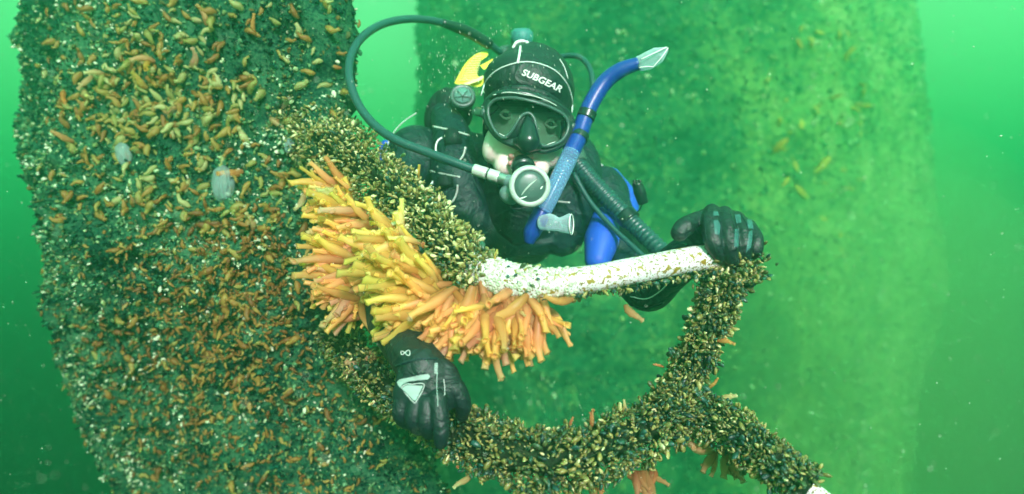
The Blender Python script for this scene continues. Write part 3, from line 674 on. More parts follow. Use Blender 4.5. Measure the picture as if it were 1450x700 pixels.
zones = [((180, 110, 60, 40), 14, "upper left of pillar"), ((240, 165, 55, 35), 16, "upper middle of pillar"), ((420, 230, 40, 35), 12, "by the mussel arm's root"),
         ((215, 300, 70, 60), 16, "left half of pillar, halfway up"), ((330, 430, 70, 60), 12, "below the big grey one")]
zc = [((1, .62, .14), "small orange sea squirt "), (PC, "small peach sea squirt "), (LC, "small pale yellow sea squirt ")]
for (cx, cy, rx, ry), n, lb in zones:
    for _ in range(n):
        h = on_slab(random.gauss(cx, rx * .7), random.gauss(cy, ry * .7))
        if not h or n_sq >= 310: continue
        c, w = random.choice(zc); d_ = Vector((random.gauss(0, .8), -.4, random.gauss(-.1, .7))); l_ = random.uniform(.028, .054); w = w.replace("small", "tiny" if l_ < .036 else "small" if l_ < .045 else "mid-sized")
        squirt(h[0] + h[1] * .010, d_, l_, jit(c, .2), w + "pointing " + facing_word(d_) + ", " + lb, "sea squirts on the pillar", fat=1.1)
GR = [((328, 262), .034, "large grey translucent closed sea squirt on the pillar"), ((187, 222), .024, "smaller grey-green translucent sea squirt left of the large grey one"), ((410, 205), .014, "tiny bluish translucent sea squirt near the mussel arm")]
gm = bpy.data.meshes.new("ghost"); bm = bmesh.new(); bmesh.ops.create_uvsphere(bm, u_segments=36, v_segments=18, radius=1)
for v in bm.verts:
    a = math.atan2(v.co.y, v.co.x); v.co.x *= 1 + .10 * math.cos(a * 12); v.co.y *= 1 + .10 * math.cos(a * 12); v.co.z *= 1.25
    v.co.x += .22 * noise.noise(v.co * 1.7); v.co.z += .2 * noise.noise(v.co * 1.3 + Vector((4, 0, 0)))
    if v.co.z < 0: v.co.x *= 1 - .1 * v.co.z; v.co.y *= 1 - .1 * v.co.z
bm.to_mesh(gm); bm.free(); gm.materials.append(GHOST); gm.polygons.foreach_set("use_smooth", [True] * len(gm.polygons))
for (x, y), s, lb in GR:
    h = on_slab(x, y); o = bpy.data.objects.new("translucent_sea_squirt", gm); COL.objects.link(o); o.location = h[0] + h[1] * s * .7; o.scale = (s * .72, s * .5, s * .95); o.rotation_euler = (0, R(random.uniform(-20, 5)), 0); o.color = (.42, .62, .62, 1)
    tag(o, lb, "sea squirt", "translucent sea squirts")
# the many too small to pick apart
P_, D_, S_, T_ = [], [], [], []
while len(P_) < 2300:
    k = random.random()
    if k < .3: x, y = random.gauss(320, 70), random.gauss(400, 70)
    elif k < .68: x, y = random.gauss(320, 120), random.gauss(560, 90)
    elif k < .80: x, y = random.gauss(220, 70), random.gauss(150, 60)
    else: x, y = random.uniform(60, 600), random.uniform(0, 720)
    h = on_slab(x, y)
    if h and h[0].y < 2.2: P_.append(tuple(h[0] + h[1] * .006)); D_.append((random.gauss(0, .8), -.25, random.gauss(-.3, .8))); S_.append(random.uniform(.007, .020) if y > 320 and random.random() < .9 else random.uniform(.016, .036)); T_.append(random.random() ** 1.4 * .7 if y > 300 else random.uniform(.15, 1))
VQ, FQ, TQ = [], [], []; base = 0
lo = []
for k, (b1_, b2_) in enumerate(((.1, .2), (-.1, .1), (.15, .5), (.0, -.3), (.2, .1))):
    v_, f_ = tube_geo(crom([Vector((0, 0, 0)), Vector((b1_ * .6, .06, .35)), Vector((b1_, -.04, .7)), Vector((b2_, 0, 1))], 2), [.10, .19, .24, .22, .17, .12, .13], 7)
    q_ = [(g_[0], g_[j], g_[j + 1]) for g_ in f_ for j in range(1, len(g_) - 1)]; lo.append((np.array([tuple(v) for v in v_]), np.array(q_)))
for p_, d_, s_, t_ in zip(P_, D_, S_, T_):
    v_, q_ = random.choice(lo); M3 = np.array(Vector(d_).normalized().to_track_quat('Z', 'Y').to_matrix() @ Matrix.Rotation(random.uniform(0, 6.28), 3, 'Z'))
    w_ = s_ * random.uniform(.8, 1.25); VQ.append((v_ * np.array([w_, w_, s_])) @ M3.T + np.array(p_)); FQ.append(q_ + base); base += len(v_); TQ.append(np.full(len(v_), t_))
V, Fq = np.concatenate(VQ), np.concatenate(FQ)
o = np_obj("small_sea_squirts", V, Fq, SQ_S, {"tint": np.concatenate(TQ)}, slab); o["kind"] = "stuff"; o.name = "sea_squirt_growth"

# ------------------------------------------------------------------ the diver
dv = empty("person", tuple(P(740, 330, 1.9)), "diver in black wetsuit and hood gripping the pipe frame with both gloved hands", "person")
roll = R(13)
bm = bmesh.new()
add_ell(bm, P(750, 138, 1.275), (.082, .098, .098), roll)                  # cranium
add_ell(bm, P(744, 185, 1.235), (.072, .070, .080), roll)                  # face
add_ell(bm, P(741, 208, 1.222), (.080, .058, .052), roll); add_ell(bm, P(737, 236, 1.218), (.056, .054, .040), roll)                  # jaw
add_ell(bm, P(734, 252, 1.205), (.026, .026, .022), roll)                  # chin
add_ell(bm, P(703, 205, 1.215), (.026, .034, .040), R(25)); add_ell(bm, P(779, 214, 1.215), (.026, .034, .036), R(-5))   # cheeks
add_ell(bm, P(716, 232, 1.19), (.022, .025, .026), R(30)); add_ell(bm, P(763, 236, 1.19), (.020, .025, .024), R(-20))
add_ell(bm, P(748, 190, 1.165), (.014, .024, .022), roll)                  # nose
add_ell(bm, P(751, 172, 1.175), (.009, .016, .024), roll)
for x, y in ((718, 150), (784, 165)): add_ell(bm, P(x, y, 1.182), (.024, .010, .008), roll)       # brows
add_ell(bm, P(690, 170, 1.28), (.010, .014, .024), roll); add_ell(bm, P(802, 192, 1.28), (.010, .014, .024), roll)  # ears
add_chain(bm, [P(742, 225, 1.30), P(738, 285, 1.38)], [.062, .066])        # neck
add_chain(bm, [P(600, 232, 1.44), P(735, 268, 1.44), P(848, 285, 1.44)], [.058, .085, .058])
add_chain(bm, [P(735, 280, 1.45), P(735, 315, 1.65), P(735, 318, 1.95)], [.12, .115, .12], n=5)
for s in (-1, 1): add_chain(bm, [P(735 + s * 32, 316, 1.95), P(735 + s * 50, 320, 2.35), P(735 + s * 46, 315, 2.75)], [.085, .055, .04], n=5)
armR = [P(585, 222, 1.42), P(548, 300, 1.30), P(528, 405, 1.14), P(552, 455, 1.03), P(590, 512, .89)]
armL = [P(850, 270, 1.42), P(878, 345, 1.32), P(912, 408, 1.19), P(945, 385, 1.10), P(1005, 335, 1.0)]
for a in (armR, armL): add_chain(bm, a, [.052, .046, .040, .034, .028], n=8)
add_ell(bm, P(602, 548, .86), (.034, .020, .036)); add_ell(bm, P(1025, 325, .965), (.036, .024, .022))
body = remesh("body", bm, .0042, SKIN, dv, smooth=5)
lip = bmesh.new()
for x, y, w in ((728, 222, .012), (738, 219, .013), (748, 221, .012), (724, 232, .008), (753, 232, .008)): add_ell(lip, P(x, y, 1.158), (w, .008, .006), roll)
remesh("lips", lip, .0018, LIP, dv, smooth=3)
EYE = mat("eye_white", (.42, .42, .38), .2); IRIS = mat("iris", (.03, .05, .04), .15)
for x, y in ((716, 163), (780, 176)):
    bm = bmesh.new(); add_ell(bm, P(x, y, 1.182), (.0115, .0105, .0065), roll); eo = remesh("eye", bm, .0012, EYE, dv, 1)
    e2 = lathe("iris", [(.0052, 0), (.0048, .0014), (.0, .002)], P(x, y, 1.1685), (0, -1, 0), IRIS, eo, 16)
    for dy, rr_ in ((-6, .004), (5.5, .003)):
        tube("eyelid", [P(x - 9, y - 1 + (0 if dy > 0 else 1), 1.176), P(x, y + dy, 1.167), P(x + 9, y + 2, 1.176)], [rr_ * .6, rr_, rr_ * .6], SKIN, dv, seg=8)

# wetsuit, over body
bm = bmesh.new()
add_chain(bm, [P(588, 232, 1.44), P(660, 235, 1.45), P(735, 268, 1.45), P(800, 262, 1.45), P(856, 288, 1.44)], [.068, .085, .10, .085, .064], n=6)
add_ell(bm, P(590, 225, 1.42), (.075, .075, .078)); add_ell(bm, P(850, 282, 1.43), (.07, .07, .075))
add_chain(bm, [P(735, 280, 1.46), P(735, 315, 1.65), P(735, 318, 1.97)], [.135, .128, .128], n=5)
for s in (-1, 1): add_chain(bm, [P(735 + s * 32, 316, 1.95), P(735 + s * 50, 320, 2.35), P(735 + s * 46, 315, 2.72)], [.095, .062, .046], n=6)
for a, rr_ in ((armR, [.062, .055, .047, .041, .034]), (armL, [.062, .053, .046, .041, .034])): add_chain(bm, a, rr_, n=9)
add_chain(bm, [P(742, 240, 1.32), P(738, 280, 1.38)], [.078, .085])
suit = remesh("wetsuit", bm, .0055, NEO, dv, smooth=6)
sb = bvh_of(suit)
# blue panels with pale seams: shoulder edge, upper arm
def patch(name, poly, m, par=suit, bv_=None, off=.004, dflt=1.4): return decal(name, poly, bv_ or sb, m, par, off, 3, dflt)
bm = bmesh.new(); add_chain(bm, [P(548, 232, 1.435), P(541, 222, 1.44), P(546, 205, 1.44)], [.012, .016, .012], sub=2); remesh("blue_shoulder_panel", bm, .003, BLUE, dv, 3)
bm = bmesh.new(); add_chain(bm, [P(866, 250, 1.47), P(884, 282, 1.45), P(888, 305, 1.42)], [.022, .034, .026], sub=2); remesh("blue_shoulder_panel", bm, .003, BLUE, dv, 3)
bm = bmesh.new(); add_chain(bm, [P(857, 312, 1.30), P(852, 340, 1.26), P(846, 368, 1.23)], [.030, .037, .026], sub=3); remesh("blue_sleeve_panel", bm, .003, BLUE, dv, 4)
surf_tube("seam", [(549, 232), (548, 212), (556, 190), (572, 172), (590, 160)], sb, .0013, PIPING, suit, dflt=1.42)
surf_tube("seam", [(893, 420), (915, 423), (935, 412), (950, 396)], sb, .0012, PIPING, suit, dflt=1.18)
tube("seam", [P(842, 222, 1.40), P(856, 240, 1.40), P(861, 262, 1.39)], .0015, PIPING, suit)

# hood
def hood_keep(co):
    x = co.x / co.y * F + 725; y = 350 - co.z / co.y * F
    if co.y > 1.255: return True
    dx, dy = x - 742, y - 219; c, s = math.cos(roll), math.sin(roll); u, v = dx * c + dy * s, -dx * s + dy * c
    return (u / 71) ** 2 + (v / 78) ** 2 > 1
bm = bmesh.new()
add_ell(bm, P(749, 134, 1.28), (.0955, .108, .106), roll); add_ell(bm, P(744, 186, 1.265), (.090, .085, .090), roll)
add_ell(bm, P(741, 236, 1.27), (.076, .072, .062), roll); add_chain(bm, [P(740, 245, 1.30), P(738, 300, 1.36)], [.080, .095])
add_ell(bm, P(745, 120, 1.235), (.088, .075, .066), roll)
hood = remesh("hood", bm, .003, NEO2, dv, smooth=8, keep=hood_keep)
so = hood.modifiers.new("thickness", 'SOLIDIFY'); so.thickness = .003
hb = bvh_of(hood)
surf_tube("hood_seam", [(681, 136), (688, 116), (702, 101), (722, 92), (745, 88), (768, 92), (788, 102), (803, 120), (810, 142), (810, 160)], hb, .0014, PIPING, hood, off=.0006)
surf_tube("hood_seam", [(792, 84), (799, 96), (804, 112)], hb, .0011, PIPING, hood, off=.0006)
surf_tube("hood_stripe", [(733, 90), (735, 80), (737, 66)], hb, .0025, PRINT, hood, off=.0003)
surf_tube("hood_stripe", [(727, 68), (731, 61), (739, 58.5), (747, 61)], hb, .0034, PRINT, hood, off=.0006, dflt=1.25)
surf_tube("hood_edge_fold", [(687, 150), (697, 137), (715, 129), (742, 127), (768, 134), (790, 147), (806, 162)], hb, [.004, .008, .009, .009, .008, .004], NEO2, hood, off=.000, seg=12)

# lettering on the hood
cu = bpy.data.curves.new("word", 'FONT'); cu.body = "SUBGEAR"; cu.size = 1; cu.offset = .022; cu.shear = .18; cu.space_character = 1.02
to = bpy.data.objects.new("word", cu); COL.objects.link(to); dg = bpy.context.evaluated_depsgraph_get(); dg.update()
tm = bpy.data.meshes.new_from_object(to.evaluated_get(dg)); bpy.data.objects.remove(to)
bm = bmesh.new(); bm.from_mesh(tm); bmesh.ops.triangulate(bm, faces=bm.faces[:])
xs = [v.co.x for v in bm.verts]; x0, x1 = min(xs), max(xs); hgt = max(v.co.y for v in bm.verts)
for _ in range(4):
    es = [q for q in bm.edges if q.calc_length() > .14]
    if es: bmesh.ops.subdivide_edges(bm, edges=es, cuts=1); bmesh.ops.triangulate(bm, faces=bm.faces[:])
VV = []
for v in bm.verts:
    s = (v.co.x - x0) / (x1 - x0); h = v.co.y / hgt * 9.0
    bx, by = 738.5 + s * 54.5, 106.5 + 24.5 * s ** 1.12; an = R(16 + 12 * s)
    VV.append(hit(hb, bx + h * math.sin(an), by - h * math.cos(an), .0010))
bm.verts.index_update(); mesh_obj("lettering", VV, [tuple(v.index for v in f_.verts) for f_ in bm.faces], PRINT, hood); bm.free()

# gloves
def glove(name, palm, fingers, thumb, cuff, vox=.0016, label=None):
    bm = bmesh.new()
    for c, r_, q in palm: add_ell(bm, c, r_, q)
    for f_, rr_ in fingers: add_chain(bm, f_, rr_, n=7)
    add_chain(bm, thumb[0], thumb[1], n=7); add_chain(bm, cuff[0], cuff[1], n=8)
    g = remesh(name, bm, vox, NEO2, dv, smooth=4)
    if label: g["label"] = label
    return g
# lower hand: back of the hand to us, fingers round the pipe, forefinger straight down
g1 = glove("glove", [(P(600, 545, .845), (.040, .020, .045), R(8)), (P(590, 560, .842), (.034, .019, .034), R(0)), (P(622, 545, .850), (.032, .019, .040), R(-10))],
    [([P(574, 560, .838), P(567, 585, .838), P(578, 598, .862), P(590, 590, .885)], [.012, .0125, .011, .009]),
     ([P(590, 570, .830), P(586, 594, .828), P(594, 606, .855), P(606, 598, .885)], [.013, .013, .0115, .009]),
     ([P(605, 572, .826), P(604, 598, .822), P(609, 611, .845), P(620, 603, .880)], [.013, .0135, .012, .0095]),
     ([P(620, 565, .826), P(623, 590, .815), P(625, 612, .812), P(624, 627, .815)], [.0135, .013, .0115, .0095])],
    ([P(628, 530, .86), P(646, 552, .85), P(656, 574, .855), P(654, 588, .870)], [.015, .0150, .0125, .010]),
    ([P(560, 468, .99), P(578, 495, .91), P(598, 522, .86)], [.037, .035, .036]))
gb = bvh_of(g1); GPR = mat('glove_print', (.30, .40, .38), .6, .3)
def K(x, y): return (540 + x / 4.371, 480 + y / 4.371)
decal("glove_emblem", [K(*q) for q in ((98, 268), (115, 250), (170, 240), (240, 222), (290, 218), (302, 232), (288, 251), (230, 256), (170, 264), (135, 280), (118, 302), (105, 288))], gb, GPR, g1, .0006, dflt=.83)
decal("glove_emblem", [K(*q) for q in ((128, 306), (150, 289), (190, 287), (258, 290), (214, 380), (200, 382), (165, 345))], gb, GPR, g1, .0006, dflt=.83)
surf_tube("emblem_border", [K(*q) for q in ((122, 304), (150, 283), (190, 281), (266, 284), (216, 388), (196, 389), (160, 350))], gb, .0005, PIPING, g1, .0003, closed=True, dflt=.83)
surf_tube("glove_seam", [K(*q) for q in ((345, 212), (343, 260), (343, 310), (348, 370), (350, 422))], gb, .0006, GPR, g1, .0004, dflt=.83)
for k in range(6):
    y = 152 + k * 11; decal("seam_lettering", [K(*q) for q in ((327, y), (347, y - 2), (349, y + 6), (329, y + 8))], gb, GPR, g1, .0007, dflt=.83)
surf_tube("glove_seam", [K(*q) for q in ((385, 250), (392, 300), (390, 350))], gb, .0005, PIPING, g1, .0003, dflt=.83)
surf_tube("cuff_hem", [K(*q) for q in ((95, 170), (150, 148), (220, 128), (290, 122), (345, 122))], gb, .0022, NEO, g1, .0003, dflt=.86)
surf_tube("loop_mark", [K(150 + 28 * math.sin(t_), 88 + 14 * math.sin(2 * t_) + 4 * math.cos(t_)) for t_ in [i * .5236 for i in range(12)]], gb, .0006, PIPING, g1, .0004, closed=True, n=3, dflt=.87)
# upper hand: fingers over the pipe corner, thumb to the left
g2 = glove("glove", [(P(1028, 316, .955), (.044, .030, .022), R(16)), (P(1005, 318, .965), (.022, .028, .024), R(10)), (P(1050, 328, .955), (.026, .028, .022), R(25))],
    [([P(1008, 300, .945), P(1006, 316, .915), P(1010, 342, .898), P(1020, 362, .908), P(1024, 370, .925)], [.0130, .0150, .0140, .0125, .010]),
     ([P(1026, 303, .945), P(1029, 320, .912), P(1033, 348, .896), P(1037, 368, .906), P(1038, 376, .925)], [.0130, .0145, .0140, .0122, .010]),
     ([P(1044, 310, .948), P(1051, 326, .916), P(1053, 350, .902), P(1053, 364, .912), P(1052, 372, .928)], [.0125, .0138, .0130, .0115, .0095]),
     ([P(1060, 320, .955), P(1069, 336, .930), P(1070, 352, .920), P(1067, 360, .930)], [.0115, .0125, .0115, .0095])],
    ([P(996, 308, .95), P(982, 313, .93), P(969, 322, .915), P(962, 330, .91)], [.013, .0125, .0155, .0135]),
    ([P(985, 345, 1.05), P(1000, 330, 1.0), P(1012, 318, .97)], [.034, .032, .030]))
g2b = bvh_of(g2); GTEAL = mat("teal_glove_patch", (.035, .12, .125), .42, .5, bump=.3, bscale=500)  # lighter teal patches laid over the fingers
for poly in ([(1010, 300), (1016, 300), (1018, 306), (1010, 306)], [(1010, 313), (1016, 312), (1020, 320), (1018, 333), (1012, 332)], [(1040, 305), (1048, 304), (1050, 316), (1042, 317)], [(1040, 325), (1046, 324), (1045, 350), (1039, 350)],
             [(1057, 311), (1064, 312), (1067, 325), (1059, 324)], [(1060, 328), (1066, 326), (1063, 350), (1056, 358)]):
    decal("finger_patch", poly, g2b, GTEAL, g2, .0008, dflt=.9)
for line in ([(998, 300), (999, 330), (1005, 352)], [(1019, 300), (1022, 330), (1025, 358)], [(1034, 302), (1041, 325), (1043, 355)], [(1051, 306), (1061, 328), (1062, 352)]):
    surf_tube("glove_seam", line, g2b, .0006, NEO, g2, .0003, dflt=.9)
surf_tube("cuff_hem", [(893, 431), (915, 437), (940, 428)], sb, .002, NEO, suit, dflt=1.15)

# ------------------------------------------------------------------ dive mask
MK = empty("dive_mask", tuple(P(747, 172, 1.15)), "black rubber single-lens diving mask over the diver's eyes and nose", "diving mask")
outer = [(685, 151), (693, 139), (711, 131), (733, 130), (758, 135), (783, 145), (801, 157), (810, 171), (811, 186), (802, 200), (787, 210), (772, 214.5), (760, 213), (745, 216), (731, 208), (717, 202), (704, 194), (693, 180), (687, 166)]
lens = [(692, 150), (700, 142), (713, 139), (731, 139), (750, 143), (768, 148), (785, 155), (799, 164), (805, 176), (802, 190), (793, 201), (780, 206), (769, 207), (763, 202), (760, 186), (757, 170), (751, 161.5), (744, 161), (737, 166), (727, 182), (717, 194), (709, 194), (700, 184), (694, 172), (691, 160)]
def mkd(x, y, add=0): return 1.128 + ((x - 748) / 64) ** 2 * .032 + ((y - 172) / 40) ** 2 * .004 + add
def mk(q, add=0): return P(q[0], q[1], mkd(q[0], q[1], add))
MR = RUB
oc = [(v.x, v.y) for v in crom([Vector((x, y, 0)) for x, y in outer + outer[:1]], 4)][:-1]; lc = [(v.x, v.y) for v in crom([Vector((x, y, 0)) for x, y in lens + lens[:1]], 3)][:-1]
tube("outer_rim", [mk(q, .006) for q in oc], .0050, MR, MK, seg=12, closed=True, raw=True)
tube("lens_rim", [mk(q, -.002) for q in lc], .0032, DARKP, MK, seg=10, closed=True, raw=True)
allv = oc + lc; tri = tessellate_polygon([[Vector((x, y, 0)) for x, y in oc], [Vector((x, y, 0)) for x, y in lc]])
mesh_obj("frame_plate", [mk(q, .0005) for q in allv], [tuple(t_) for t_ in tri], MR, MK)
# skirt back to the face
V = [mk(q, .006) for q in oc] + [P(747 + (x - 747) * .97, 172 + (y - 172) * .97, mkd(x, y, .055)) for x, y in oc]; n = len(oc)
mesh_obj("skirt", V, [(i, (i + 1) % n, n + (i + 1) % n, n + i) for i in range(n)], MR, MK)
tri = tessellate_polygon([[Vector((x, y, 0)) for x, y in lc]]); mesh_obj("lens", [mk(q, .001) for q in lc], [tuple(t_) for t_ in tri], LENS, MK, smooth=False)
bm = bmesh.new(); add_chain(bm, [P(747.5, 166, 1.135), P(748, 182, 1.120), P(748, 200, 1.115)], [.006, .015, .021], sub=3); add_ell(bm, P(747, 204, 1.125), (.028, .018, .012), roll)
remesh("nose_pocket", bm, .0015, MR, MK, 5)
tube("brow_fold", [P(688, 146, 1.17), P(703, 135, 1.145), P(722, 132, 1.137), P(745, 134, 1.135), P(765, 140, 1.14), P(788, 152, 1.155), P(806, 166, 1.17)], [.003, .006, .0075, .0075, .007, .006, .003], RUB, MK, seg=12)
tube("painted_brow_highlight", [P(698, 135, 1.142), P(720, 131, 1.130), P(745, 134.5, 1.128), P(758, 137, 1.128), P(775, 143, 1.131), P(788, 150, 1.14)], .0012, GREYP, MK, seg=8)  # pale tube stands in for the highlight along the mask's top fold
for x, y in ((713, 192), (781, 203)): tube("lens_mark", [mk((x - 6, y - 3 if x < 750 else y + 2), -.004), mk((x + 5, y + 3 if x < 750 else y - 2), -.004)], .0007, PRINT, MK, seg=6)
for side, pts in (("l", [(685, 160, 1.17), (676, 158, 1.21), (672, 156, 1.28)]), ("r", [(810, 180, 1.17), (820, 184, 1.21), (824, 184, 1.28)])):
    tube("strap", [P(*q) for q in pts], [.011, .010, .010], RUB, MK, seg=12, flat=.3)
    bm = bmesh.new(); add_ell(bm, P(*pts[0]), (.008, .012, .011), roll); o = remesh("strap_buckle", bm, .0015, DARKP, MK, 3)

# ------------------------------------------------------------------ regulator
RG = empty("breathing_regulator", tuple(P(750, 264, 1.05)), "round grey-rimmed breathing regulator held in the diver's mouth", "regulator")
c = P(750, 264, 1.040); ax = Vector((.10, -1, -.05)).normalized()
lathe("housing", [(.012, -.050), (.022, -.040), (.029, -.022), (.0315, -.006), (.0315, .0)], c, ax, DARKP, RG, 44)
lathe("cover_ring", [(.0300, -.008), (.0345, -.006), (.0360, 0), (.0348, .0055), (.0300, .0078), (.0270, .0066), (.0268, .002)], c, ax, GREYP, RG, 56)
face = lathe("front_cover", [(.0270, .0035), (.0262, .0052), (.018, .0072), (.008, .0082), (.0, .0084)], c, ax, DARKP, RG, 44)
fb = bvh_of(face)
surf_tube("cover_slot", [(738, 277), (744, 269), (752, 261), (760, 254)], fb, [.0006, .0018, .0018, .0005], GREYP, face, .0002, dflt=1.03)
surf_tube("cover_slot", [(734, 281), (740, 280.5), (746, 278)], fb, [.0006, .0013, .0004], PRINT, face, .0004, dflt=1.03)
surf_tube("cover_slot", [(764, 267), (769, 262), (773, 258)], fb, [.0006, .0016, .0005], RUB, face, .0002, dflt=1.03)
surf_tube("cover_slot", [(765, 268), (768, 264)], fb, .0012, PRINT, face, .0006, dflt=1.03)
tube("mouthpiece_tube", [P(747, 256, 1.075), P(741, 241, 1.11), P(738, 229, 1.15)], [.020, .0175, .018], RUB, RG, seg=24, flat=.75)
tube("mouthpiece_flange", [P(741, 238, 1.118), P(740, 235, 1.127)], .0225, RUB, RG, seg=24, flat=.8)
bm = bmesh.new(); add_ell(bm, P(722, 276, 1.075), (.020, .016, .017), R(30)); add_chain(bm, [P(735, 262, 1.065), P(719, 256, 1.07)], [.014, .012]); remesh("exhaust_cover", bm, .0018, mat("smoky_silicone", (.12, .19, .20), .35), RG, 4)
hosep = [(716, 254.5, 1.07), (690, 246.5, 1.08), (672, 240.5, 1.085), (640, 229, 1.09), (600, 214, 1.10), (562, 199, 1.11), (530, 177, 1.13), (507, 147, 1.15), (495, 112, 1.17), (497, 80, 1.20), (513, 53, 1.24), (543, 34, 1.29), (583, 27, 1.34), (625, 32, 1.39), (662, 45, 1.43), (695, 64, 1.46), (715, 80, 1.50)]
hp = [P(*q) for q in hosep]
tube("hose", hp[2:], .0082, HOSEM, RG, seg=16, n=10)
tube("hose_sleeve", hp[13:16], [.0085, .013, .0135, .0125], RUB, RG, seg=16)
def along_(t): return hp[2].lerp(hp[0], t)
tube("hose_fitting", [along_(-.02), along_(.40)], .0105, STEEL, RG, seg=24); tube("hose_fitting", [along_(.42), along_(.50)], .0085, RUB, RG, seg=20)
tube("hose_fitting", [along_(.47), along_(.80)], .0112, STEEL, RG, seg=6); tube("hose_fitting", [along_(.80), along_(1.06)], .0100, mat("dull_steel", (.35, .42, .42), .35, metal=.8), RG, seg=20)

# ------------------------------------------------------------------ snorkel
SN_ = empty("snorkel", tuple(P(830, 190, 1.2)), "blue snorkel with clear tip and clear mouthpiece beside the diver's mask", "snorkel")
sp = [(905, 90, 1.16), (880, 99, 1.17), (858, 115, 1.18), (842, 138, 1.18), (830, 163, 1.175), (820, 192, 1.165), (808, 218, 1.15)]
tube("tube", [P(*q) for q in sp], [.0125, .015, .0162, .0162, .016, .0165, .0165], SNORK, SN_, seg=22, n=10)
tube("clear_tip", [P(903, 91, 1.16), P(918, 86, 1.155), (P(932, 78, 1.15)), P(945, 69, 1.145)], [.0140, .0175, .016, .004], CLEAR, SN_, seg=20, flat=.8)
for k, (a_, b_) in enumerate((((905, 96), (925, 95)), ((925, 95), (946, 68)), ((908, 84), (944, 67)))): tube("tip_edge", [P(*a_, 1.135), P((a_[0] + b_[0]) / 2 + 2, (a_[1] + b_[1]) / 2 - 1, 1.13), P(*b_, 1.135)], .0011, PRINT, SN_, seg=6)
tube("corrugated_section", [P(809, 216, 1.15), P(795, 246, 1.13), P(780, 277, 1.115), P(768, 300, 1.11)], [.0165, .0165, .016, .016], CLEARB, SN_, seg=24, n=24, rfun=lambda i, j: 1 + .035 * math.sin(i * 1.9))
tube("purge_chamber", [P(769, 296, 1.115), P(762, 312, 1.115), P(753, 330, 1.12), P(749, 344, 1.125)], [.016, .0175, .016, .009], SNORK, SN_, seg=22)
tube("mouthpiece", [P(766, 316, 1.10), P(778, 315, 1.09), P(790, 318, 1.085), P(799, 318, 1.085), P(808, 317, 1.085)], [.013, .016, .012, .0155, .019], CLEAR, SN_, seg=22)
tube("mouthpiece_rim", [P(809 + 3 * math.sin(t_), 318 + 14.5 * math.cos(t_), 1.085 + .02 * math.sin(t_)) for t_ in [k * .35 for k in range(18)]], .0012, PRINT, SN_, seg=6, closed=True, raw=True)
tube("keeper_band", [P(833, 158, 1.175), P(829, 168, 1.173)], .018, RUB, SN_, seg=22)
tube("keeper_band", [P(822, 190, 1.167), P(819, 197, 1.163)], .018, RUB, SN_, seg=22)

# ------------------------------------------------------------------ tank, vest, hoses
TK = empty("air_tank", tuple(P(735, 160, 1.75)), "air tank valve and hoses rising behind the diver's hood", "air tank")
tank_ax = (P(738, 95, 1.50) - P(738, 240, 2.0)).normalized()
lathe("tank_cylinder", [(.0, -.55), (.07, -.54), (.085, -.50), (.085, -.06), (.075, -.02), (.045, .012), (.026, .022), (.024, .035)], P(738, 105, 1.58), tank_ax, mat("tank_paint", (.03, .08, .08), .4, .5), TK, 40)
lathe("valve_knob", [(.014, -.02), (.024, -.016), (.027, 0), (.026, .014), (.018, .022), (.0, .024)], P(739, 55, 1.45), (0, -.25, 1), mat("teal_knob", (.05, .22, .23), .5, .4, bump=.3), TK, 28)
tube("first_stage", [P(706, 78, 1.50), P(725, 76, 1.50), P(770, 78, 1.50)], [.018, .022, .018], DARKP, TK, seg=20)
tube("low_pressure_hose", [P(788, 82, 1.46), P(805, 79, 1.45), P(822, 82, 1.43), P(834, 95, 1.41), (P(839, 115, 1.39)), P(838, 140, 1.38), P(832, 180, 1.37), P(825, 215, 1.36)], .0065, HOSEM, TK, seg=12)
YT = empty("yellow_gear_shell", tuple(P(670, 100, 1.48)), "bright yellow curved plastic gear behind the diver's left-hand shoulder in the picture", "dive gear")
def shell(name, poly, d0, th, m, par, curve=.0):
    cx = sum(p[0] for p in poly) / len(poly); n = len(poly); bz = [(v.x, v.y) for v in crom([Vector((x, y, 0)) for x, y in poly + poly[:1]], 4)][:-1]
    n = len(bz); fr_ = [P(x, y, d0) for x, y in bz]; bk = [P(x, y, d0 + th) for x, y in bz]
    tri = [tuple(t_) for t_ in tessellate_polygon([[Vector((x, y, 0)) for x, y in bz]])]
    o = mesh_obj(name, fr_ + bk, tri + [tuple(n + i for i in t_[::-1]) for t_ in tri] + [(i, (i + 1) % n, n + (i + 1) % n, n + i) for i in range(n)], m, par, smooth=False)
    bv = o.modifiers.new("b", 'BEVEL'); bv.width = .003; bv.segments = 2; return o
def Z(x, y): return (600 + x / 5.577, 30 + y / 5.577)
shell("yellow_shell", [Z(*q) for q in ((243, 490), (280, 420), (320, 350), (380, 285), (440, 250), (500, 240), (502, 275), (455, 310), (430, 350), (420, 400), (432, 440), (470, 440), (450, 515), (300, 505))], 1.47, .03, YEL, YT)
for k in range(11):
    t_ = k / 10; tube("rib", [P(*Z(288 + t_ * 80 + (t_ > .6) * (t_ - .6) * 90, 470 - t_ * 190), 1.467), P(*Z(412 + t_ * 50, 462 - t_ * 185), 1.467)], .0014, YELW, YT, seg=6)
shell("yellow_tab", [Z(*q) for q in ((445, 352), (545, 300), (520, 345), (480, 380))], 1.46, .012, YEL, YT)
shell("pale_band", [Z(*q) for q in ((310, 492), (390, 465), (465, 432), (458, 462), (380, 492), (340, 503))], 1.455, .010, YELW, YT)

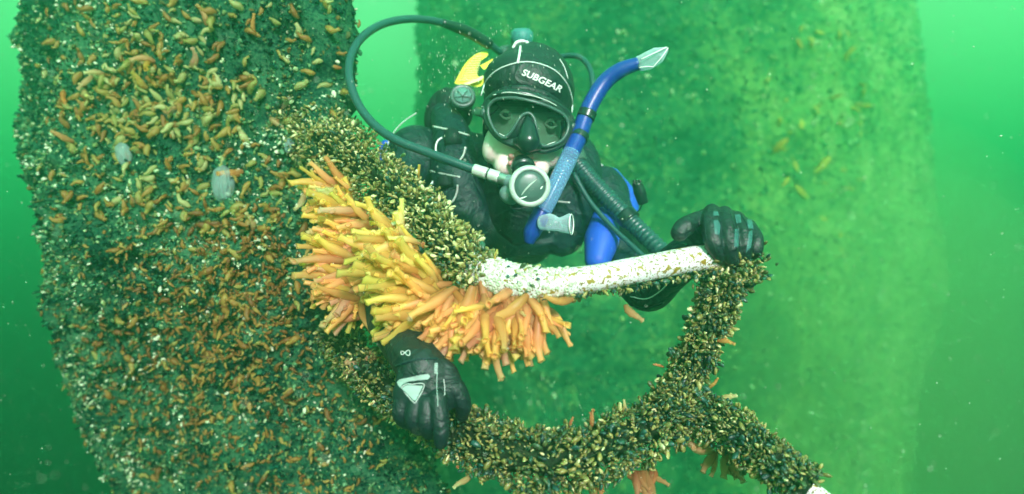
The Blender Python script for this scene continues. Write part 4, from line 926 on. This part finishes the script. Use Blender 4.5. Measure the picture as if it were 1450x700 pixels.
VS = empty("buoyancy_vest", tuple(P(735, 300, 1.40)), "black buoyancy vest with steel rings on the diver's chest", "diving vest")
bm = bmesh.new()
add_chain(bm, [P(630, 165, 1.45), P(640, 195, 1.38), P(645, 240, 1.33), P(660, 300, 1.33), P(680, 340, 1.36)], [.036, .046, .056, .062, .055], n=7)
add_chain(bm, [P(812, 205, 1.44), P(822, 235, 1.37), P(812, 280, 1.34), P(795, 330, 1.36)], [.040, .048, .060, .055], n=7)
add_chain(bm, [P(660, 310, 1.36), P(735, 330, 1.36), P(800, 315, 1.37)], [.06, .062, .06], n=6)
add_ell(bm, P(725, 285, 1.40), (.10, .07, .09))
vest = remesh("vest_panel", bm, .0045, NEO, VS, smooth=5); vb = bvh_of(vest, suit)
bm = bmesh.new(); add_ell(bm, P(618, 158, 1.47), (.026, .03, .055), R(18)); add_ell(bm, P(634, 150, 1.46), (.032, .03, .045)); add_ell(bm, P(652, 160, 1.45), (.030, .03, .040)); remesh("shoulder_wing", bm, .003, NYLON, VS, 3)
def flat_(name, pts, r_):
    ds = [hit(vb, x, y, 0, 1.3).y for x, y in pts]; k0, k1 = ds[0], ds[-1]; lo_ = min(d_ - (k0 + (k1 - k0) * i / (len(ds) - 1)) for i, d_ in enumerate(ds))
    tube(name, [P(x, y, k0 + (k1 - k0) * i / (len(pts) - 1) + lo_ - .010) for i, (x, y) in enumerate(pts)], r_, STEEL_L, VS, seg=8, n=5)
def ring_(pts, r_=.0017): flat_("metal_ring", pts, r_)
STEEL_L = mat("pale_ring", (.72, .77, .74), .35, .5, metal=.3)
flat_("strap_bar", [(613, 179), (640, 185), (665, 192)], .0021)
flat_("strap_bar", [(609, 242), (630, 247), (651, 251)], .0019)
ring_([(626, 195), (619, 201), (617, 213), (622, 222), (634, 229), (648, 229), (656, 220), (659, 208)], .0021)
ring_([(613, 257), (609, 266), (612, 280), (620, 289), (632, 291), (642, 284), (647, 272), (648, 262)], .0021)
surf_tube("webbing", [(640, 190), (642, 205)], vb, .019, NYLON, VS, .000, dflt=1.3, seg=8); surf_tube("webbing", [(631, 250), (632, 264)], vb, .018, NYLON, VS, .000, dflt=1.3)
ring_([(802, 252), (800, 262), (793, 268), (784, 266)], .0018); flat_("strap_bar", [(782, 284), (794, 286), (807, 287)], .0018)
lathe("dump_valve", [(.024, -.02), (.029, -.010), (.029, .004), (.024, .008), (.021, .005), (.0, .006)], P(655, 137, 1.38), (.1, -1, .25), DARKP, VS, 36)
lathe("valve_dial", [(.0195, .0065), (.0190, .0085), (.0, .0095)], P(655, 137, 1.38), (.1, -1, .25), mat("dial_face", (.12, .26, .24), .4), VS, 30)
for k in range(5):
    a = k * 1.2566 + .3; tube("dial_spoke", [P(655, 137, 1.368), P(655 + 12 * math.cos(a), 135.5 + 9 * math.sin(a), 1.369)], .0012, RUB, VS, seg=6)
IH = empty("inflator_hose", tuple(P(860, 290, 1.25)), "ribbed black inflator hose running down from the diver's shoulder to the bar", "hose")
tube("ribbed_hose", [P(812, 226, 1.30), P(830, 248, 1.28), P(850, 270, 1.27), P(880, 301, 1.25), P(910, 330, 1.22), P(945, 365, 1.17), P(962, 388, 1.15)], [.018, .019, .0185, .0175, .017, .017], HOSEM, IH, seg=20, n=26, rfun=lambda i, j: 1 + .085 * math.sin(i * 1.57))
tube("hose_collar", [P(806, 206, 1.31), P(812, 222, 1.30), P(816, 232, 1.295)], [.024, .026, .024], DARKP, IH, seg=20)
tube("hose_clamp", [P(884, 303, 1.245), P(893, 313, 1.237)], .0225, RUB, IH, seg=20)
tube("inner_hose", [P(812, 245, 1.27), P(835, 285, 1.25), P(870, 325, 1.22), P(910, 362, 1.18), P(935, 388, 1.15)], .0055, HOSEM, IH, seg=12)
for q in ([(820, 211), (824.5, 219), (815.5, 219)],): tube("triangle_mark", [P(x, y, 1.28) for x, y in q], .0008, PRINT, IH, seg=6, closed=True, raw=True)
CL = empty("clip_gauge", tuple(P(907, 272, 1.22)), "small black cylindrical clip dangling right of the ribbed hose", "clip")
tube("clip_body", [P(902, 259, 1.215), P(906, 272, 1.22), P(911, 288, 1.225)], [.010, .0125, .0105], RUB, CL, seg=14)
for x in (899, 903, 907): tube("clip_tooth", [P(x, 262, 1.21), P(x - 1, 255, 1.21)], .003, RUB, CL, seg=8)
tube("clip_cord", [P(909, 290, 1.225), P(905, 298, 1.23), P(896, 305, 1.235)], .0012, RUB, CL, seg=6)
fins = [((735 - 46, 315), "blue fin on the diver's foot farther left behind the torso"), ((735 + 46, 315), "blue fin on the diver's foot farther right behind the torso")]
for (x, y), lb in fins:
    f0 = P(x, y, 2.72); f_ = empty("swim_fin", tuple(f0), lb, "fin", "swim fins")
    V = []; 
    for k, w in enumerate((.045, .05, .075, .095, .10)):
        for s, tz in ((-1, .012), (1, .012), (1, -.012), (-1, -.012)): V.append(f0 + Vector((s * w, k * .09 - .12, tz * (1.4 - k * .25))))
    Q = [(k * 4 + a, k * 4 + (a + 1) % 4, k * 4 + 4 + (a + 1) % 4, k * 4 + 4 + a) for k in range(4) for a in range(4)] + [(3, 2, 1, 0), (16, 17, 18, 19)]
    mesh_obj("blade", V, Q, BLUE, f_, smooth=False); bm = bmesh.new(); add_ell(bm, f0, (.055, .10, .045)); remesh("foot_pocket", bm, .006, RUB, f_, 2)

# ------------------------------------------------------------------ drifting specks
ico = np.array([(1, 0, 0), (-1, 0, 0), (0, 1, 0), (0, -1, 0), (0, 0, 1), (0, 0, -1)], float); icf = np.array([(0, 2, 4), (2, 1, 4), (1, 3, 4), (3, 0, 4), (2, 0, 5), (1, 2, 5), (3, 1, 5), (0, 3, 5)])
n = 13000; d = RNG.uniform(.35, 3.4, n); p = np.stack([(RNG.uniform(-40, 1490, n) - 725) / F * d, d, -(RNG.uniform(-30, 730, n) - 350) / F * d], 1)
s = (.00024 + .00040 * RNG.random(n) ** 7 * 2.6) * np.sqrt(d); A = basis(nrm(RNG.normal(size=(n, 3))), RNG.uniform(0, 6, n)) * s[:, None, None]
A = A * np.where(RNG.random(n) < .12, 2.2, 1.0)[:, None, None] ** np.array([0, 0, 1])[None, None, :]
k = 190; dd = RNG.uniform(1.0, 1.35, k); cx = RNG.choice([615, 690, 668, 640, 745], k) + RNG.normal(0, 26, k); cy = 100 + RNG.normal(0, 42, k)
p2 = np.stack([(cx - 725) / F * dd, dd, -(cy - 350) / F * dd], 1); z2 = nrm(np.array([[-.15, 0, 1.]]) + RNG.normal(0, .22, (k, 3))); A2 = basis(z2, RNG.uniform(0, 6, k)) * .00045; A2[:, :, 2] *= RNG.uniform(3, 9, (k, 1))
M4 = np.concatenate([np.concatenate([A, p[:, :, None]], 2), np.concatenate([A2, p2[:, :, None]], 2)], 0)
V, Fq = instances(ico, icf, M4); sn = np_obj("drifting_particles", V, Fq, mat("pale_speck", (.80, .82, .72), .5), smooth=False)
tag(sn, "pale specks and tiny bubbles drifting in the green water", "particles", kind="stuff")

# ------------------------------------------------------------------ the green water itself
hz = mesh_obj("haze", [(x, y, z) for z in (-10.0, 4.2) for x, y in ((-45, -1.2), (45, -1.2), (45, 50), (-45, 50))], [(3, 2, 1, 0), (4, 5, 6, 7), (0, 1, 5, 4), (1, 2, 6, 5), (2, 3, 7, 6), (3, 0, 4, 7)], None, smooth=False)
hm = bpy.data.materials.new("green_water"); hm.use_nodes = True; t = hm.node_tree; t.nodes.remove(t.nodes["Principled BSDF"])
pv = t.nodes.new("ShaderNodeVolumePrincipled"); pv.inputs["Color"].default_value = (.24, .975, .66, 1); pv.inputs["Density"].default_value = .155; pv.inputs["Anisotropy"].default_value = .86
t.links.new(pv.outputs[0], t.nodes["Material Output"].inputs["Volume"]); hz.data.materials.append(hm)
tag(hz, "cloudy green water around everything", kind="stuff")
sc = bpy.data.meshes.new("silt_cloud"); bm = bmesh.new(); bmesh.ops.create_icosphere(bm, subdivisions=4, radius=1)
for v in bm.verts: v.co *= 1 + .22 * noise.noise(v.co * 1.3 + Vector((5, 2, 1)))
bm.to_mesh(sc); bm.free(); so_ = bpy.data.objects.new("silt_cloud", sc); COL.objects.link(so_); so_.location = P(1300, 520, 3.7); so_.scale = (1.15, .8, 1.45)
sm_ = bpy.data.materials.new("silt_in_water"); sm_.use_nodes = True; t = sm_.node_tree; t.nodes.remove(t.nodes["Principled BSDF"])
pv = t.nodes.new("ShaderNodeVolumePrincipled"); pv.inputs["Color"].default_value = (.72, .98, .48, 1); pv.inputs["Density"].default_value = .40; pv.inputs["Anisotropy"].default_value = .3
t.links.new(pv.outputs[0], t.nodes["Material Output"].inputs["Volume"]); sc.materials.append(sm_)
tag(so_, "pale yellow-green cloud of stirred-up silt in front of the wall's right edge", kind="stuff")
print("squirts", n_sq, "mussels", len(POS))
